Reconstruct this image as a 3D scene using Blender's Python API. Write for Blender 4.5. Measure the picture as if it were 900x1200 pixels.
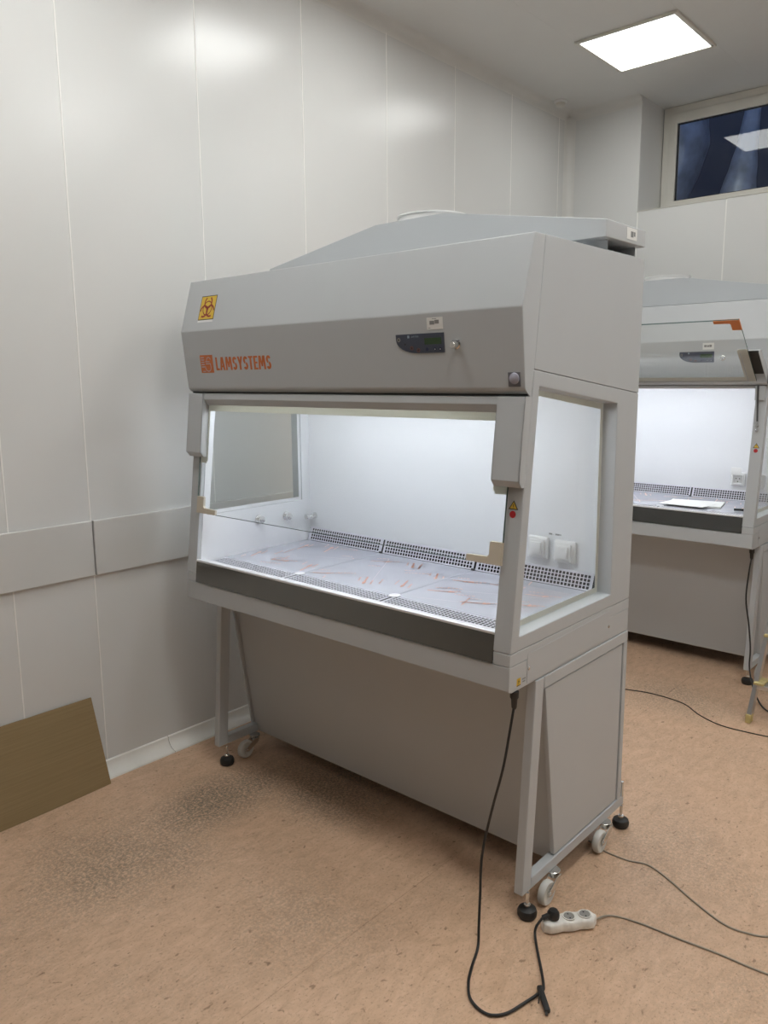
import bpy, bmesh, math, random
from mathutils import Vector, Matrix

for o in list(bpy.data.objects):
    bpy.data.objects.remove(o, do_unlink=True)
SC = bpy.context.scene
COL = SC.collection
random.seed(7)

# ------------------------------------------------------------------ camera
F_PX, YAW, PITCH, ROLL = 917.67, 41.5435, -9.5989, -0.4331
CAM = Vector((1.1665, -2.2704, 1.7023))
ya, pi_, ro = (math.radians(a) for a in (YAW, PITCH, ROLL))
fw = Vector((-math.sin(ya) * math.cos(pi_), math.cos(ya) * math.cos(pi_), math.sin(pi_)))
rt = Vector((math.cos(ya), math.sin(ya), 0))
up = rt.cross(fw)
r2 = math.cos(ro) * rt + math.sin(ro) * up
u2 = -math.sin(ro) * rt + math.cos(ro) * up
cd = bpy.data.cameras.new('camera')
cam = bpy.data.objects.new('camera', cd)
COL.objects.link(cam)
cd.sensor_fit = 'VERTICAL'
cd.sensor_height = 36.0
cd.lens = F_PX / 1200 * 36.0
cd.clip_start = 0.05
m = Matrix((r2, u2, -fw)).transposed().to_4x4()
m.translation = CAM
cam.matrix_world = m
SC.camera = cam

# ------------------------------------------------------------------ world / view
LAMP_STRENGTH = 13.7
TUBE_STRENGTH = 12.5
SC.view_settings.view_transform = 'Standard'
SC.view_settings.look = 'None'
SC.view_settings.gamma = 1.0
SC.view_settings.use_curve_mapping = False
SC.view_settings.exposure = 0.0
w = bpy.data.worlds.new('world')
SC.world = w
w.use_nodes = True
w.node_tree.nodes['Background'].inputs[0].default_value = (0.09, 0.13, 0.23, 1)
w.node_tree.nodes['Background'].inputs[1].default_value = 1.0

# ------------------------------------------------------------------ materials
def new_mat(name):
    m = bpy.data.materials.new(name)
    m.use_nodes = True
    return m, m.node_tree, m.node_tree.nodes['Principled BSDF']

def plain(name, col, rough=0.5, metal=0.0, var=0.03, scale=6.0, bump=0.0, bscale=300.0, spec=0.5, coat=0.0):
    m, nt, b = new_mat(name)
    b.inputs['Roughness'].default_value = rough
    b.inputs['Metallic'].default_value = metal
    b.inputs['Specular IOR Level'].default_value = spec
    b.inputs['Coat Weight'].default_value = coat
    tc = nt.nodes.new('ShaderNodeTexCoord')
    n = nt.nodes.new('ShaderNodeTexNoise')
    n.inputs['Scale'].default_value = scale
    n.inputs['Detail'].default_value = 4
    nt.links.new(tc.outputs['Object'], n.inputs['Vector'])
    r = nt.nodes.new('ShaderNodeMapRange')
    r.inputs['From Min'].default_value = 0.3
    r.inputs['From Max'].default_value = 0.7
    r.inputs['To Min'].default_value = 1 - var
    r.inputs['To Max'].default_value = 1 + var
    nt.links.new(n.outputs['Fac'], r.inputs['Value'])
    mx = nt.nodes.new('ShaderNodeVectorMath')
    mx.operation = 'SCALE'
    mx.inputs[0].default_value = col[:3]
    nt.links.new(r.outputs['Result'], mx.inputs['Scale'])
    nt.links.new(mx.outputs['Vector'], b.inputs['Base Color'])
    if bump > 0:
        n2 = nt.nodes.new('ShaderNodeTexNoise')
        n2.inputs['Scale'].default_value = bscale
        nt.links.new(tc.outputs['Object'], n2.inputs['Vector'])
        bp = nt.nodes.new('ShaderNodeBump')
        bp.inputs['Strength'].default_value = bump
        bp.inputs['Distance'].default_value = 0.001
        nt.links.new(n2.outputs['Fac'], bp.inputs['Height'])
        nt.links.new(bp.outputs['Normal'], b.inputs['Normal'])
    return m

def glass_mat(name, tint, refl=1.0):
    m = bpy.data.materials.new(name)
    m.use_nodes = True
    nt = m.node_tree
    nt.nodes.clear()
    out = nt.nodes.new('ShaderNodeOutputMaterial')
    mix = nt.nodes.new('ShaderNodeMixShader')
    tr = nt.nodes.new('ShaderNodeBsdfTransparent')
    tr.inputs[0].default_value = (*tint, 1)
    gl = nt.nodes.new('ShaderNodeBsdfGlossy')
    gl.inputs['Roughness'].default_value = 0.02
    fr = nt.nodes.new('ShaderNodeFresnel')
    fr.inputs['IOR'].default_value = 1.45
    mu = nt.nodes.new('ShaderNodeMath')
    mu.operation = 'MULTIPLY'
    mu.inputs[1].default_value = refl
    ge = nt.nodes.new('ShaderNodeNewGeometry')
    ir = nt.nodes.new('ShaderNodeMapRange')
    ir.inputs['To Min'].default_value = 1.45
    ir.inputs['To Max'].default_value = 1 / 1.45
    nt.links.new(ge.outputs['Backfacing'], ir.inputs['Value'])
    nt.links.new(ir.outputs[0], fr.inputs['IOR'])
    nt.links.new(fr.outputs[0], mu.inputs[0])
    nt.links.new(mu.outputs[0], mix.inputs[0])
    nt.links.new(tr.outputs[0], mix.inputs[1])
    nt.links.new(gl.outputs[0], mix.inputs[2])
    nt.links.new(mix.outputs[0], out.inputs[0])
    return m

def frit_mat():
    m, nt, b = new_mat('cream_glass_border')
    b.inputs['Base Color'].default_value = (0.70, 0.69, 0.63, 1)
    b.inputs['Roughness'].default_value = 0.4
    n = nt.nodes.new('ShaderNodeTexNoise')
    n.inputs['Scale'].default_value = 40
    tr = nt.nodes.new('ShaderNodeBsdfTranslucent')
    tr.inputs[0].default_value = (0.70, 0.69, 0.62, 1)
    mx = nt.nodes.new('ShaderNodeMixShader')
    mx.inputs[0].default_value = 0.5
    nt.links.new(b.outputs[0], mx.inputs[1])
    nt.links.new(tr.outputs[0], mx.inputs[2])
    nt.links.new(mx.outputs[0], nt.nodes['Material Output'].inputs[0])
    return m

def emit_mat(name, col, strength):
    m, nt, b = new_mat(name)
    b.inputs['Base Color'].default_value = (0.9, 0.9, 0.9, 1)
    b.inputs['Emission Color'].default_value = (*col, 1)
    b.inputs['Emission Strength'].default_value = strength
    return m

def floor_mat():
    m, nt, b = new_mat('linoleum')
    N = nt.nodes.new
    L = nt.links.new
    tc = N('ShaderNodeTexCoord')
    def noise(scale, detail, rough=0.6, sx=1.0, sy=1.0, dist=0.0):
        mp = N('ShaderNodeMapping')
        mp.inputs['Scale'].default_value = (sx, sy, 1)
        L(tc.outputs['Object'], mp.inputs['Vector'])
        n = N('ShaderNodeTexNoise')
        n.inputs['Scale'].default_value = scale
        n.inputs['Detail'].default_value = detail
        n.inputs['Roughness'].default_value = rough
        n.inputs['Distortion'].default_value = dist
        L(mp.outputs[0], n.inputs['Vector'])
        return n
    def ramp(src, stops):
        r = N('ShaderNodeValToRGB')
        e = r.color_ramp.elements
        e[0].position, e[0].color = stops[0][0], (*stops[0][1], 1)
        e[1].position, e[1].color = stops[-1][0], (*stops[-1][1], 1)
        for p, c in stops[1:-1]:
            x = e.new(p)
            x.color = (*c, 1)
        L(src, r.inputs[0])
        return r
    def mix(kind, fac, a, bb):
        x = N('ShaderNodeMix')
        x.data_type = 'RGBA'
        x.blend_type = kind
        if isinstance(fac, float):
            x.inputs[0].default_value = fac
        else:
            L(fac, x.inputs[0])
        L(a, x.inputs[6])
        if isinstance(bb, tuple):
            x.inputs[7].default_value = (*bb, 1)
        else:
            L(bb, x.inputs[7])
        return x.outputs[2]
    base = ramp(noise(28, 6, 0.7, 1, 0.45, 0.6).outputs['Fac'],
                [(0.3, (0.55, 0.36, 0.232)), (0.5, (0.655, 0.44, 0.295)), (0.72, (0.74, 0.515, 0.36))])
    fine = ramp(noise(130, 3, 0.7, 1, 0.6).outputs['Fac'], [(0.30, (0.55, 0.5, 0.46)), (0.44, (1, 1, 1)), (1.0, (1, 1, 1))])
    c = mix('MULTIPLY', 0.75, base.outputs[0], fine.outputs[0])
    speck = ramp(noise(48, 2, 0.5, 1, 0.7, 0.4).outputs['Fac'], [(0.27, (0.45, 0.40, 0.36)), (0.33, (1, 1, 1)), (1.0, (1, 1, 1))])
    c = mix('MULTIPLY', 0.8, c, speck.outputs[0])
    # grime: blotchy dirt worn into a few areas, broken up by fine noise
    g1 = noise(100, 5, 0.8, 1.0, 0.8)
    dirt_fine = ramp(g1.outputs['Fac'], [(0.44, (1, 1, 1)), (0.58, (0, 0, 0))])
    sp = None
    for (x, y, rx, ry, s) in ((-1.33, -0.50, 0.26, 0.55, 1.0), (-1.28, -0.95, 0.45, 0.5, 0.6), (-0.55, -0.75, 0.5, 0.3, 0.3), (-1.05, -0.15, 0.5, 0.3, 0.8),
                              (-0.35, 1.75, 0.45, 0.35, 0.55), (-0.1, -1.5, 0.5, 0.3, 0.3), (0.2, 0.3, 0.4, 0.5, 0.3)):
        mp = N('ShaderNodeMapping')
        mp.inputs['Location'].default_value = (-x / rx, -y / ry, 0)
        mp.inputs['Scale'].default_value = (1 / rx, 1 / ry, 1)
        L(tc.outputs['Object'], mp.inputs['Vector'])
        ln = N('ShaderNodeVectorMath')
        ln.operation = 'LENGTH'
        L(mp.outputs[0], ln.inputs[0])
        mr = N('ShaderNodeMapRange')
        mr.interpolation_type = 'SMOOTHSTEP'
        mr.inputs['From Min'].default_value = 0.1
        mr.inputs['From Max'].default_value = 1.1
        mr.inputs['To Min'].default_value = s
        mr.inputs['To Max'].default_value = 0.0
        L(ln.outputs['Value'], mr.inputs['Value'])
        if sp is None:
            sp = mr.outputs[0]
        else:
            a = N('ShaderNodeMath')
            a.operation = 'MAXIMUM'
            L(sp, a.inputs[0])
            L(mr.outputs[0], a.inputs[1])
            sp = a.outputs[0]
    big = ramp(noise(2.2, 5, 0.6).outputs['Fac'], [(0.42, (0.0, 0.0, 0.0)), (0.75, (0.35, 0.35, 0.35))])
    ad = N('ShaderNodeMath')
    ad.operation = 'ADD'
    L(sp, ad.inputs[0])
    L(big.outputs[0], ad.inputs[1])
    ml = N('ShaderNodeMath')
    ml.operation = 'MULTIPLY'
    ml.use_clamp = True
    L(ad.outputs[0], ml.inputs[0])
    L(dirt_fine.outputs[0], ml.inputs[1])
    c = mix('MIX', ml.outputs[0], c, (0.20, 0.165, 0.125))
    L(c, b.inputs['Base Color'])
    b.inputs['Roughness'].default_value = 0.42
    b.inputs['Specular IOR Level'].default_value = 0.4
    bp = N('ShaderNodeBump')
    bp.inputs['Strength'].default_value = 0.15
    bp.inputs['Distance'].default_value = 0.001
    L(g1.outputs['Fac'], bp.inputs['Height'])
    L(bp.outputs[0], b.inputs['Normal'])
    return m

def cardboard_mat():
    m, nt, b = new_mat('cardboard')
    N = nt.nodes.new
    tc = N('ShaderNodeTexCoord')
    mp = N('ShaderNodeMapping')
    mp.inputs['Scale'].default_value = (1, 1.0, 60)
    nt.links.new(tc.outputs['Object'], mp.inputs['Vector'])
    n = N('ShaderNodeTexNoise')
    n.inputs['Scale'].default_value = 3
    n.inputs['Detail'].default_value = 5
    nt.links.new(mp.outputs[0], n.inputs['Vector'])
    r = N('ShaderNodeValToRGB')
    r.color_ramp.elements[0].position = 0.3
    r.color_ramp.elements[0].color = (0.255, 0.18, 0.085, 1)
    r.color_ramp.elements[1].position = 0.7
    r.color_ramp.elements[1].color = (0.295, 0.21, 0.105, 1)
    nt.links.new(n.outputs['Fac'], r.inputs[0])
    nt.links.new(r.outputs[0], b.inputs['Base Color'])
    b.inputs['Roughness'].default_value = 0.8
    return m

def steel_mat(name, col, rough):
    m, nt, b = new_mat(name)
    N = nt.nodes.new
    b.inputs['Metallic'].default_value = 1.0
    b.inputs['Base Color'].default_value = (*col, 1)
    tc = N('ShaderNodeTexCoord')
    mp = N('ShaderNodeMapping')
    mp.inputs['Scale'].default_value = (2, 400, 400)
    nt.links.new(tc.outputs['Object'], mp.inputs['Vector'])
    n = N('ShaderNodeTexNoise')
    n.inputs['Scale'].default_value = 1.0
    nt.links.new(mp.outputs[0], n.inputs['Vector'])
    r = N('ShaderNodeMapRange')
    r.inputs['To Min'].default_value = rough * 0.7
    r.inputs['To Max'].default_value = rough * 1.3
    nt.links.new(n.outputs['Fac'], r.inputs['Value'])
    nt.links.new(r.outputs[0], b.inputs['Roughness'])
    return m

M = {}
M['wall'] = plain('wall_paint', (0.69, 0.69, 0.675), 0.24, var=0.012, scale=1.5, bump=0.04, bscale=60)
M['wallfar'] = plain('darkened_near_wall', (0.22, 0.22, 0.21), 0.5)  # unseen near wall, darkened to cut bounce light on the cabinet front
M['wallback'] = plain('wall_core', (0.50, 0.48, 0.44), 0.6)
M['joint'] = plain('white_sealant', (0.86, 0.85, 0.82), 0.5)
M['rail'] = plain('grey_rail', (0.62, 0.615, 0.595), 0.35, var=0.01)
M['ceil'] = plain('ceiling_paint', (0.70, 0.695, 0.675), 0.42, var=0.01)
M['cove'] = plain('cove_plastic', (0.70, 0.69, 0.66), 0.4)
M['base'] = plain('skirting_plastic', (0.82, 0.80, 0.75), 0.4, var=0.06)
M['paint'] = plain('grey_powder_coat', (0.495, 0.515, 0.53), 0.42, var=0.008, bump=0.12, bscale=900)
M['white'] = plain('white_liner', (0.80, 0.81, 0.83), 0.4, var=0.008)
M['film'] = plain('film_covered_steel', (0.50, 0.51, 0.57), 0.22, var=0.04, scale=5, coat=0.3)
M['filmprint'] = plain('orange_film_print', (0.58, 0.29, 0.20), 0.35, var=0.2, scale=60)
M['filmline'] = plain('faint_film_line', (0.55, 0.43, 0.47), 0.35)
M['grid'] = plain('perforated_steel_film', (0.66, 0.66, 0.72), 0.3)
M['lip'] = plain('bright_steel_lip', (0.80, 0.80, 0.82), 0.4, metal=0.2)
M['steel'] = steel_mat('brushed_steel', (0.20, 0.197, 0.185), 0.10)
M['chrome'] = steel_mat('zinc_chrome', (0.75, 0.75, 0.74), 0.2)
M['dark'] = plain('cavity_shade', (0.02, 0.02, 0.022), 0.8)  # near-black that paints in the shade of hollow spaces
M['black'] = plain('black_rubber', (0.018, 0.018, 0.018), 0.45)
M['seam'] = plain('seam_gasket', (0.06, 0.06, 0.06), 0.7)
M['frit'] = frit_mat()
M['beige'] = plain('beige_corner_guard', (0.60, 0.535, 0.43), 0.55)
M['orange'] = plain('orange_corner_guard', (0.62, 0.19, 0.045), 0.5)
M['glass'] = glass_mat('clear_glass', (0.985, 0.994, 0.990), 1.0)
M['glassedge'] = plain('green_glass_edge', (0.07, 0.11, 0.10), 0.2)
M['logo'] = plain('orange_lettering', (0.60, 0.16, 0.035), 0.5)
M['yellow'] = plain('yellow_sticker', (0.72, 0.47, 0.05), 0.5)
M['sred'] = plain('dark_red_print', (0.30, 0.035, 0.02), 0.5)
M['red'] = plain('red_sticker', (0.45, 0.02, 0.025), 0.45)
M['print'] = plain('black_print', (0.03, 0.03, 0.03), 0.6)
M['paper'] = plain('white_paper', (0.78, 0.78, 0.76), 0.7)
M['greyprint'] = plain('grey_print', (0.25, 0.25, 0.25), 0.7)
M['panelblue'] = plain('control_foil', (0.055, 0.065, 0.095), 0.4)
M['lcd'] = plain('green_display', (0.035, 0.07, 0.03), 0.25)
M['lightblue'] = plain('pale_blue_print', (0.30, 0.38, 0.46), 0.5)
M['buttonred'] = plain('reddish_button', (0.14, 0.06, 0.055), 0.4)
M['buttonblue'] = plain('dark_blue_button', (0.015, 0.02, 0.06), 0.3)
M['lens'] = plain('grey_lens', (0.42, 0.42, 0.50), 0.25)
M['lensbox'] = plain('sensor_plate', (0.15, 0.15, 0.17), 0.45)
M['nylon'] = plain('white_nylon_wheel', (0.66, 0.655, 0.62), 0.45, var=0.05, scale=30)
M['plastic'] = plain('white_socket_plastic', (0.80, 0.80, 0.79), 0.3)
M['dirtyplastic'] = plain('scuffed_white_plastic', (0.84, 0.82, 0.77), 0.45, var=0.12, scale=45)
M['socketdark'] = plain('socket_well', (0.30, 0.29, 0.27), 0.5)
M['cordgrey'] = plain('grey_brown_cord', (0.33, 0.29, 0.23), 0.45)
M['cordbrown'] = plain('brown_cord', (0.05, 0.035, 0.025), 0.5)
M['alu'] = steel_mat('aluminium', (0.62, 0.62, 0.62), 0.32)
M['tape'] = plain('yellow_plastic', (0.56, 0.46, 0.20), 0.5, var=0.2, scale=40)
M['pvc'] = plain('white_pvc', (0.70, 0.68, 0.62), 0.35)
M['foil'] = plain('foil_duct', (0.50, 0.58, 0.72), 0.35, metal=0.3, var=0.25, scale=9, bump=0.5, bscale=14)
M['night'] = plain('night_wall', (0.10, 0.13, 0.20), 0.9)
LAMP_ROWS = ((2.44, 0.52), (0.75, 1.05), (-0.92, 1.40), (-2.60, 0.12))   # rows of lamps, strengths tuned to balance light; last row unseen, added as fill
for _k, (_y, _f) in enumerate(LAMP_ROWS):
    M['lamp%d' % _k] = emit_mat('lamp_diffuser', (0.982, 1.0, 0.985), LAMP_STRENGTH * _f)
M['tube'] = emit_mat('lit_tube', (0.90, 0.95, 1.0), TUBE_STRENGTH)
M['floor'] = floor_mat()
M['card'] = cardboard_mat()
M['cardedge'] = plain('cardboard_edge', (0.16, 0.10, 0.05), 0.9)

# ------------------------------------------------------------------ mesh helpers
def link(name, me, mat, parent=None):
    o = bpy.data.objects.new(name, me)
    COL.objects.link(o)
    if mat is not None and not me.materials:
        me.materials.append(M[mat] if isinstance(mat, str) else mat)
    if parent is not None:
        o.parent = parent
    return o

class MB:
    """collects faces of ONE part"""
    def __init__(s, off=(0, 0, 0)):
        s.bm = bmesh.new()
        s.off = Vector(off)
    def _bev(s, new, bevel, seg=2):
        if bevel > 0:
            es = list({e for v in new for e in v.link_edges})
            bmesh.ops.bevel(s.bm, geom=es, offset=bevel, segments=seg, profile=0.5, affect='EDGES', clamp_overlap=True)
    def hull(s, pts, faces, bevel=0, seg=2):
        vs = [s.bm.verts.new(Vector(p) - s.off) for p in pts]
        for f in faces:
            s.bm.faces.new([vs[i] for i in f])
        s._bev(vs, bevel, seg)
        return s
    def box(s, x0, x1, y0, y1, z0, z1, bevel=0, seg=2):
        return s.hull([(x, y, z) for z in (z0, z1) for y in (y0, y1) for x in (x0, x1)],
                      [(0, 2, 3, 1), (4, 5, 7, 6), (0, 1, 5, 4), (2, 6, 7, 3), (0, 4, 6, 2), (1, 3, 7, 5)], bevel, seg)
    def prism_x(s, yz, x0, x1, bevel=0, seg=2):
        n = len(yz)
        pts = [(x0, y, z) for y, z in yz] + [(x1, y, z) for y, z in yz]
        fs = [tuple(range(n)), tuple(range(2 * n - 1, n - 1, -1))]
        fs += [(i, i + n, (i + 1) % n + n, (i + 1) % n) for i in range(n)]
        return s.hull(pts, fs, bevel, seg)
    def prism_y(s, xz, y0, y1, bevel=0, seg=2):
        n = len(xz)
        pts = [(x, y0, z) for x, z in xz] + [(x, y1, z) for x, z in xz]
        fs = [tuple(range(n)), tuple(range(2 * n - 1, n - 1, -1))]
        fs += [(i, i + n, (i + 1) % n + n, (i + 1) % n) for i in range(n)]
        return s.hull(pts, fs, bevel, seg)
    def frame_x(s, outer, inner, x0, x1, bevel=0):
        """4-sided ring in the YZ plane, extruded along x"""
        pts = [(x, y, z) for x in (x0, x1) for q in (outer, inner) for y, z in q]
        fs = []
        for i in range(4):
            j = (i + 1) % 4
            fs += [(i, j, 4 + j, 4 + i), (8 + i, 12 + i, 12 + j, 8 + j), (i, 8 + i, 8 + j, j), (4 + i, 4 + j, 12 + j, 12 + i)]
        return s.hull(pts, fs, bevel)
    def frame_y(s, outer, inner, y0, y1, bevel=0):
        pts = [(x, y, z) for y in (y0, y1) for q in (outer, inner) for x, z in q]
        fs = []
        for i in range(4):
            j = (i + 1) % 4
            fs += [(i, j, 4 + j, 4 + i), (8 + i, 12 + i, 12 + j, 8 + j), (i, 8 + i, 8 + j, j), (4 + i, 4 + j, 12 + j, 12 + i)]
        return s.hull(pts, fs, bevel)
    def lathe(s, prof, o, axis, n=24):
        """prof: [(r, h)] revolved about axis through o"""
        ax = Vector(axis).normalized()
        a = ax.orthogonal().normalized()
        b = ax.cross(a)
        o = Vector(o) - s.off
        rings = []
        for r, h in prof:
            if r < 1e-6:
                rings.append([s.bm.verts.new(o + ax * h)])
            else:
                rings.append([s.bm.verts.new(o + ax * h + (a * math.cos(t) + b * math.sin(t)) * r)
                              for t in (2 * math.pi * k / n for k in range(n))])
        for p, q in zip(rings, rings[1:]):
            for k in range(n):
                k2 = (k + 1) % n
                if len(p) == 1 and len(q) == 1:
                    continue
                if len(p) == 1:
                    s.bm.faces.new((p[0], q[k2], q[k]))
                elif len(q) == 1:
                    s.bm.faces.new((p[k], p[k2], q[0]))
                else:
                    s.bm.faces.new((p[k], p[k2], q[k2], q[k]))
        return s
    def cyl(s, o, axis, r, h, n=24, ch=0.0):
        if ch > 0:
            return s.lathe([(0, 0), (r - ch, 0), (r, ch), (r, h - ch), (r - ch, h), (0, h)], o, axis, n)
        return s.lathe([(0, 0), (r, 0), (r, h), (0, h)], o, axis, n)
    def bar(s, p, q, w, d, hint=(0, 1, 0), bevel=0):
        """rectangular bar from p to q; d along hint"""
        p, q = Vector(p), Vector(q)
        ax = (q - p).normalized()
        v = Vector(hint)
        v = (v - ax * v.dot(ax)).normalized()
        u = ax.cross(v)
        pts = [c + u * (w / 2 * a) + v * (d / 2 * b) for c in (p, q) for b in (-1, 1) for a in (-1, 1)]
        return s.hull(pts, [(0, 2, 3, 1), (4, 5, 7, 6), (0, 1, 5, 4), (2, 6, 7, 3), (0, 4, 6, 2), (1, 3, 7, 5)], bevel)
    def tube(s, pts, r, n=8, sub=6):
        P = [Vector(p) - s.off for p in pts]
        Q = []
        for i in range(len(P) - 1):
            a, b, c, d = P[max(i - 1, 0)], P[i], P[i + 1], P[min(i + 2, len(P) - 1)]
            for k in range(sub):
                t = k / sub
                Q.append(0.5 * ((2 * b) + (c - a) * t + (2 * a - 5 * b + 4 * c - d) * t * t + (3 * b - a - 3 * c + d) * t ** 3))
        Q.append(P[-1])
        ref = None
        rings = []
        for i, q in enumerate(Q):
            t = (Q[min(i + 1, len(Q) - 1)] - Q[max(i - 1, 0)]).normalized()
            if ref is None:
                ref = t.orthogonal().normalized()
            ref = (ref - t * ref.dot(t)).normalized()
            b = t.cross(ref)
            rings.append([s.bm.verts.new(q + (ref * math.cos(2 * math.pi * k / n) + b * math.sin(2 * math.pi * k / n)) * r) for k in range(n)])
        for p, q in zip(rings, rings[1:]):
            for k in range(n):
                s.bm.faces.new((p[k], p[(k + 1) % n], q[(k + 1) % n], q[k]))
        s.bm.faces.new(rings[0][::-1])
        s.bm.faces.new(rings[-1])
        return s
    def poly(s, pts):
        s.bm.faces.new([s.bm.verts.new(Vector(p) - s.off) for p in pts])
        return s
    def build(s, name, mat, parent=None, smooth=False, angle=35):
        bmesh.ops.recalc_face_normals(s.bm, faces=s.bm.faces)
        if smooth:
            ca = math.radians(angle)
            for f in s.bm.faces:
                f.smooth = True
            for e in s.bm.edges:
                if len(e.link_faces) == 2 and e.calc_face_angle(0) > ca:
                    e.smooth = False
        me = bpy.data.meshes.new(name)
        s.bm.to_mesh(me)
        s.bm.free()
        return link(name, me, mat, parent)

def struct(o, label=None):
    o['kind'] = 'structure'
    if label:
        o['label'] = label
    return o

def tag(o, label, cat, group=None):
    o['label'] = label
    o['category'] = cat
    if group:
        o['group'] = group
    return o

def thing(name, loc, label, cat, group=None):
    o = bpy.data.objects.new(name, None)
    o.empty_display_size = 0.1
    COL.objects.link(o)
    o.location = loc
    return tag(o, label, cat, group)

def text_mesh(body, bold=0.0):
    cu = bpy.data.curves.new('lettering', 'FONT')
    cu.body = body
    cu.offset = bold
    cu.resolution_u = 3
    t = bpy.data.objects.new('lettering', cu)
    COL.objects.link(t)
    dg = bpy.context.evaluated_depsgraph_get()
    me = bpy.data.meshes.new_from_object(t.evaluated_get(dg))
    bpy.data.objects.remove(t, do_unlink=True)
    return me

def block_letters(d, name, word, a0, a1, b0, b1, mat, parent, e):
    """bold condensed capitals made of strokes, one unit high"""
    t = 0.20
    def bar(p, q, w=t):
        (x0, y0), (x1, y1) = p, q
        return [(x0 - w / 2, y0), (x0 + w / 2, y0), (x1 + w / 2, y1), (x1 - w / 2, y1)]
    def box_(x0, x1, y0, y1):
        return [(x0, y0), (x1, y0), (x1, y1), (x0, y1)]
    def ess(w):
        r0, r1 = w / 2 - t, w / 2
        out = []
        def arc(cy, s0, s1):
            for k in range(12):
                u, v = (math.radians(s0 + (s1 - s0) * (k + j) / 12) for j in (0, 1))
                ry1 = 0.285
                ry0 = ry1 - t * 0.95
                out.append([(w / 2 + r0 * math.cos(u), cy + ry0 * math.sin(u)), (w / 2 + r1 * math.cos(u), cy + ry1 * math.sin(u)),
                            (w / 2 + r1 * math.cos(v), cy + ry1 * math.sin(v)), (w / 2 + r0 * math.cos(v), cy + ry0 * math.sin(v))])
        arc(0.715, 20, 262)
        arc(0.285, 82, -160)
        return out
    G_ = {'L': (0.40, [box_(0, t, 0, 1), box_(t, 0.40, 0, 0.15)]),
          'A': (0.56, [bar((0.085, 0), (0.25, 1)), bar((0.475, 0), (0.31, 1)), box_(0.15, 0.41, 0.22, 0.36)]),
          'M': (0.72, [bar((0.085, 0), (0.14, 1)), bar((0.635, 0), (0.58, 1)), bar((0.20, 1), (0.36, 0.22), 0.15), bar((0.52, 1), (0.36, 0.22), 0.15)]),
          'S': (0.48, ess(0.48)),
          'Y': (0.54, [bar((0.27, 0.42), (0.085, 1)), bar((0.27, 0.42), (0.455, 1)), box_(0.27 - t / 2, 0.27 + t / 2, 0, 0.45)]),
          'T': (0.46, [box_(0.23 - t / 2, 0.23 + t / 2, 0, 0.86), box_(0, 0.46, 0.86, 1)]),
          'E': (0.42, [box_(0, t, 0, 1), box_(t, 0.42, 0, 0.14), box_(t, 0.39, 0.44, 0.57), box_(t, 0.42, 0.86, 1)])}
    x, P = 0.0, []
    for ch in word:
        w_, ps = G_[ch]
        for p in ps:
            P.append([(x + a, b) for a, b in p])
        x += w_ + 0.07
    x -= 0.07
    P = [[(a0 + a / x * (a1 - a0), b0 + b * (b1 - b0)) for a, b in p] for p in P]
    return d.polys(name, P, mat, parent, e)

class Decal:
    """flat print on a plane: origin, u, v axes"""
    def __init__(s, o, u, v, off=(0, 0, 0)):
        s.o, s.u, s.v = Vector(o) - Vector(off), Vector(u).normalized(), Vector(v).normalized()
        s.n = s.u.cross(s.v)
    def p(s, a, b, e=0.0):
        return s.o + s.u * a + s.v * b + s.n * e
    def polys(s, name, polys, mat, parent, e=0.0008, thick=0.0):
        mb = MB()
        for pl in polys:
            if thick > 0:
                n = len(pl)
                pts = [s.p(a, b, e) for a, b in pl] + [s.p(a, b, e + thick) for a, b in pl]
                fs = [tuple(range(n - 1, -1, -1)), tuple(range(n, 2 * n))] + [(i, (i + 1) % n, (i + 1) % n + n, i + n) for i in range(n)]
                mb.hull(pts, fs)
            else:
                mb.poly([s.p(a, b, e) for a, b in pl])
        if thick > 0:
            return mb.build(name, mat, parent)
        me = bpy.data.meshes.new(name)
        mb.bm.to_mesh(me)
        mb.bm.free()
        return link(name, me, mat, parent)
    def text(s, name, body, a0, a1, b0, b1, mat, parent, e=0.0008, bold=0.0):
        me = text_mesh(body, bold)
        xs = [v.co.x for v in me.vertices]
        ys = [v.co.y for v in me.vertices]
        x0, x1, y0, y1 = min(xs), max(xs), min(ys), max(ys)
        for v in me.vertices:
            v.co = s.p(a0 + (v.co.x - x0) / (x1 - x0) * (a1 - a0), b0 + (v.co.y - y0) / (y1 - y0) * (b1 - b0), e)
        me.materials.clear()
        return link(name, me, mat, parent)

def circ(cx, cy, r, n=20, ry=None):
    ry = ry or r
    return [(cx + r * math.cos(2 * math.pi * k / n), cy + ry * math.sin(2 * math.pi * k / n)) for k in range(n)]

def ring(cx, cy, r0, r1, a0=0, a1=360, n=20):
    out = []
    for k in range(n):
        t0, t1 = (math.radians(a0 + (a1 - a0) * (k + j) / n) for j in (0, 1))
        out.append([(cx + r0 * math.cos(t0), cy + r0 * math.sin(t0)), (cx + r1 * math.cos(t0), cy + r1 * math.sin(t0)),
                    (cx + r1 * math.cos(t1), cy + r1 * math.sin(t1)), (cx + r0 * math.cos(t1), cy + r0 * math.sin(t1))])
    return out

def rect(a0, a1, b0, b1):
    return [(a0, b0), (a1, b0), (a1, b1), (a0, b1)]

# ================================================================== ROOM
XW, YB, ZC = -1.8855, 3.257, 3.6157
XR, YN = 4.2, -6.2
G = 0.0008

# floor: linoleum sheets laid side by side along y
fl = struct(MB().box(XW - 0.1, XR + 0.1, YN - 0.1, YB + 0.1, -0.06, -0.004).build('floor', 'wallback'))
xs = [XW, -0.365, 1.155, 2.675, XR]
for a, b in zip(xs, xs[1:]):
    MB().box(a + G / 2, b - G / 2, YN, YB, -0.004, 0.0).build('floor_sheet', 'floor', fl)

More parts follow.
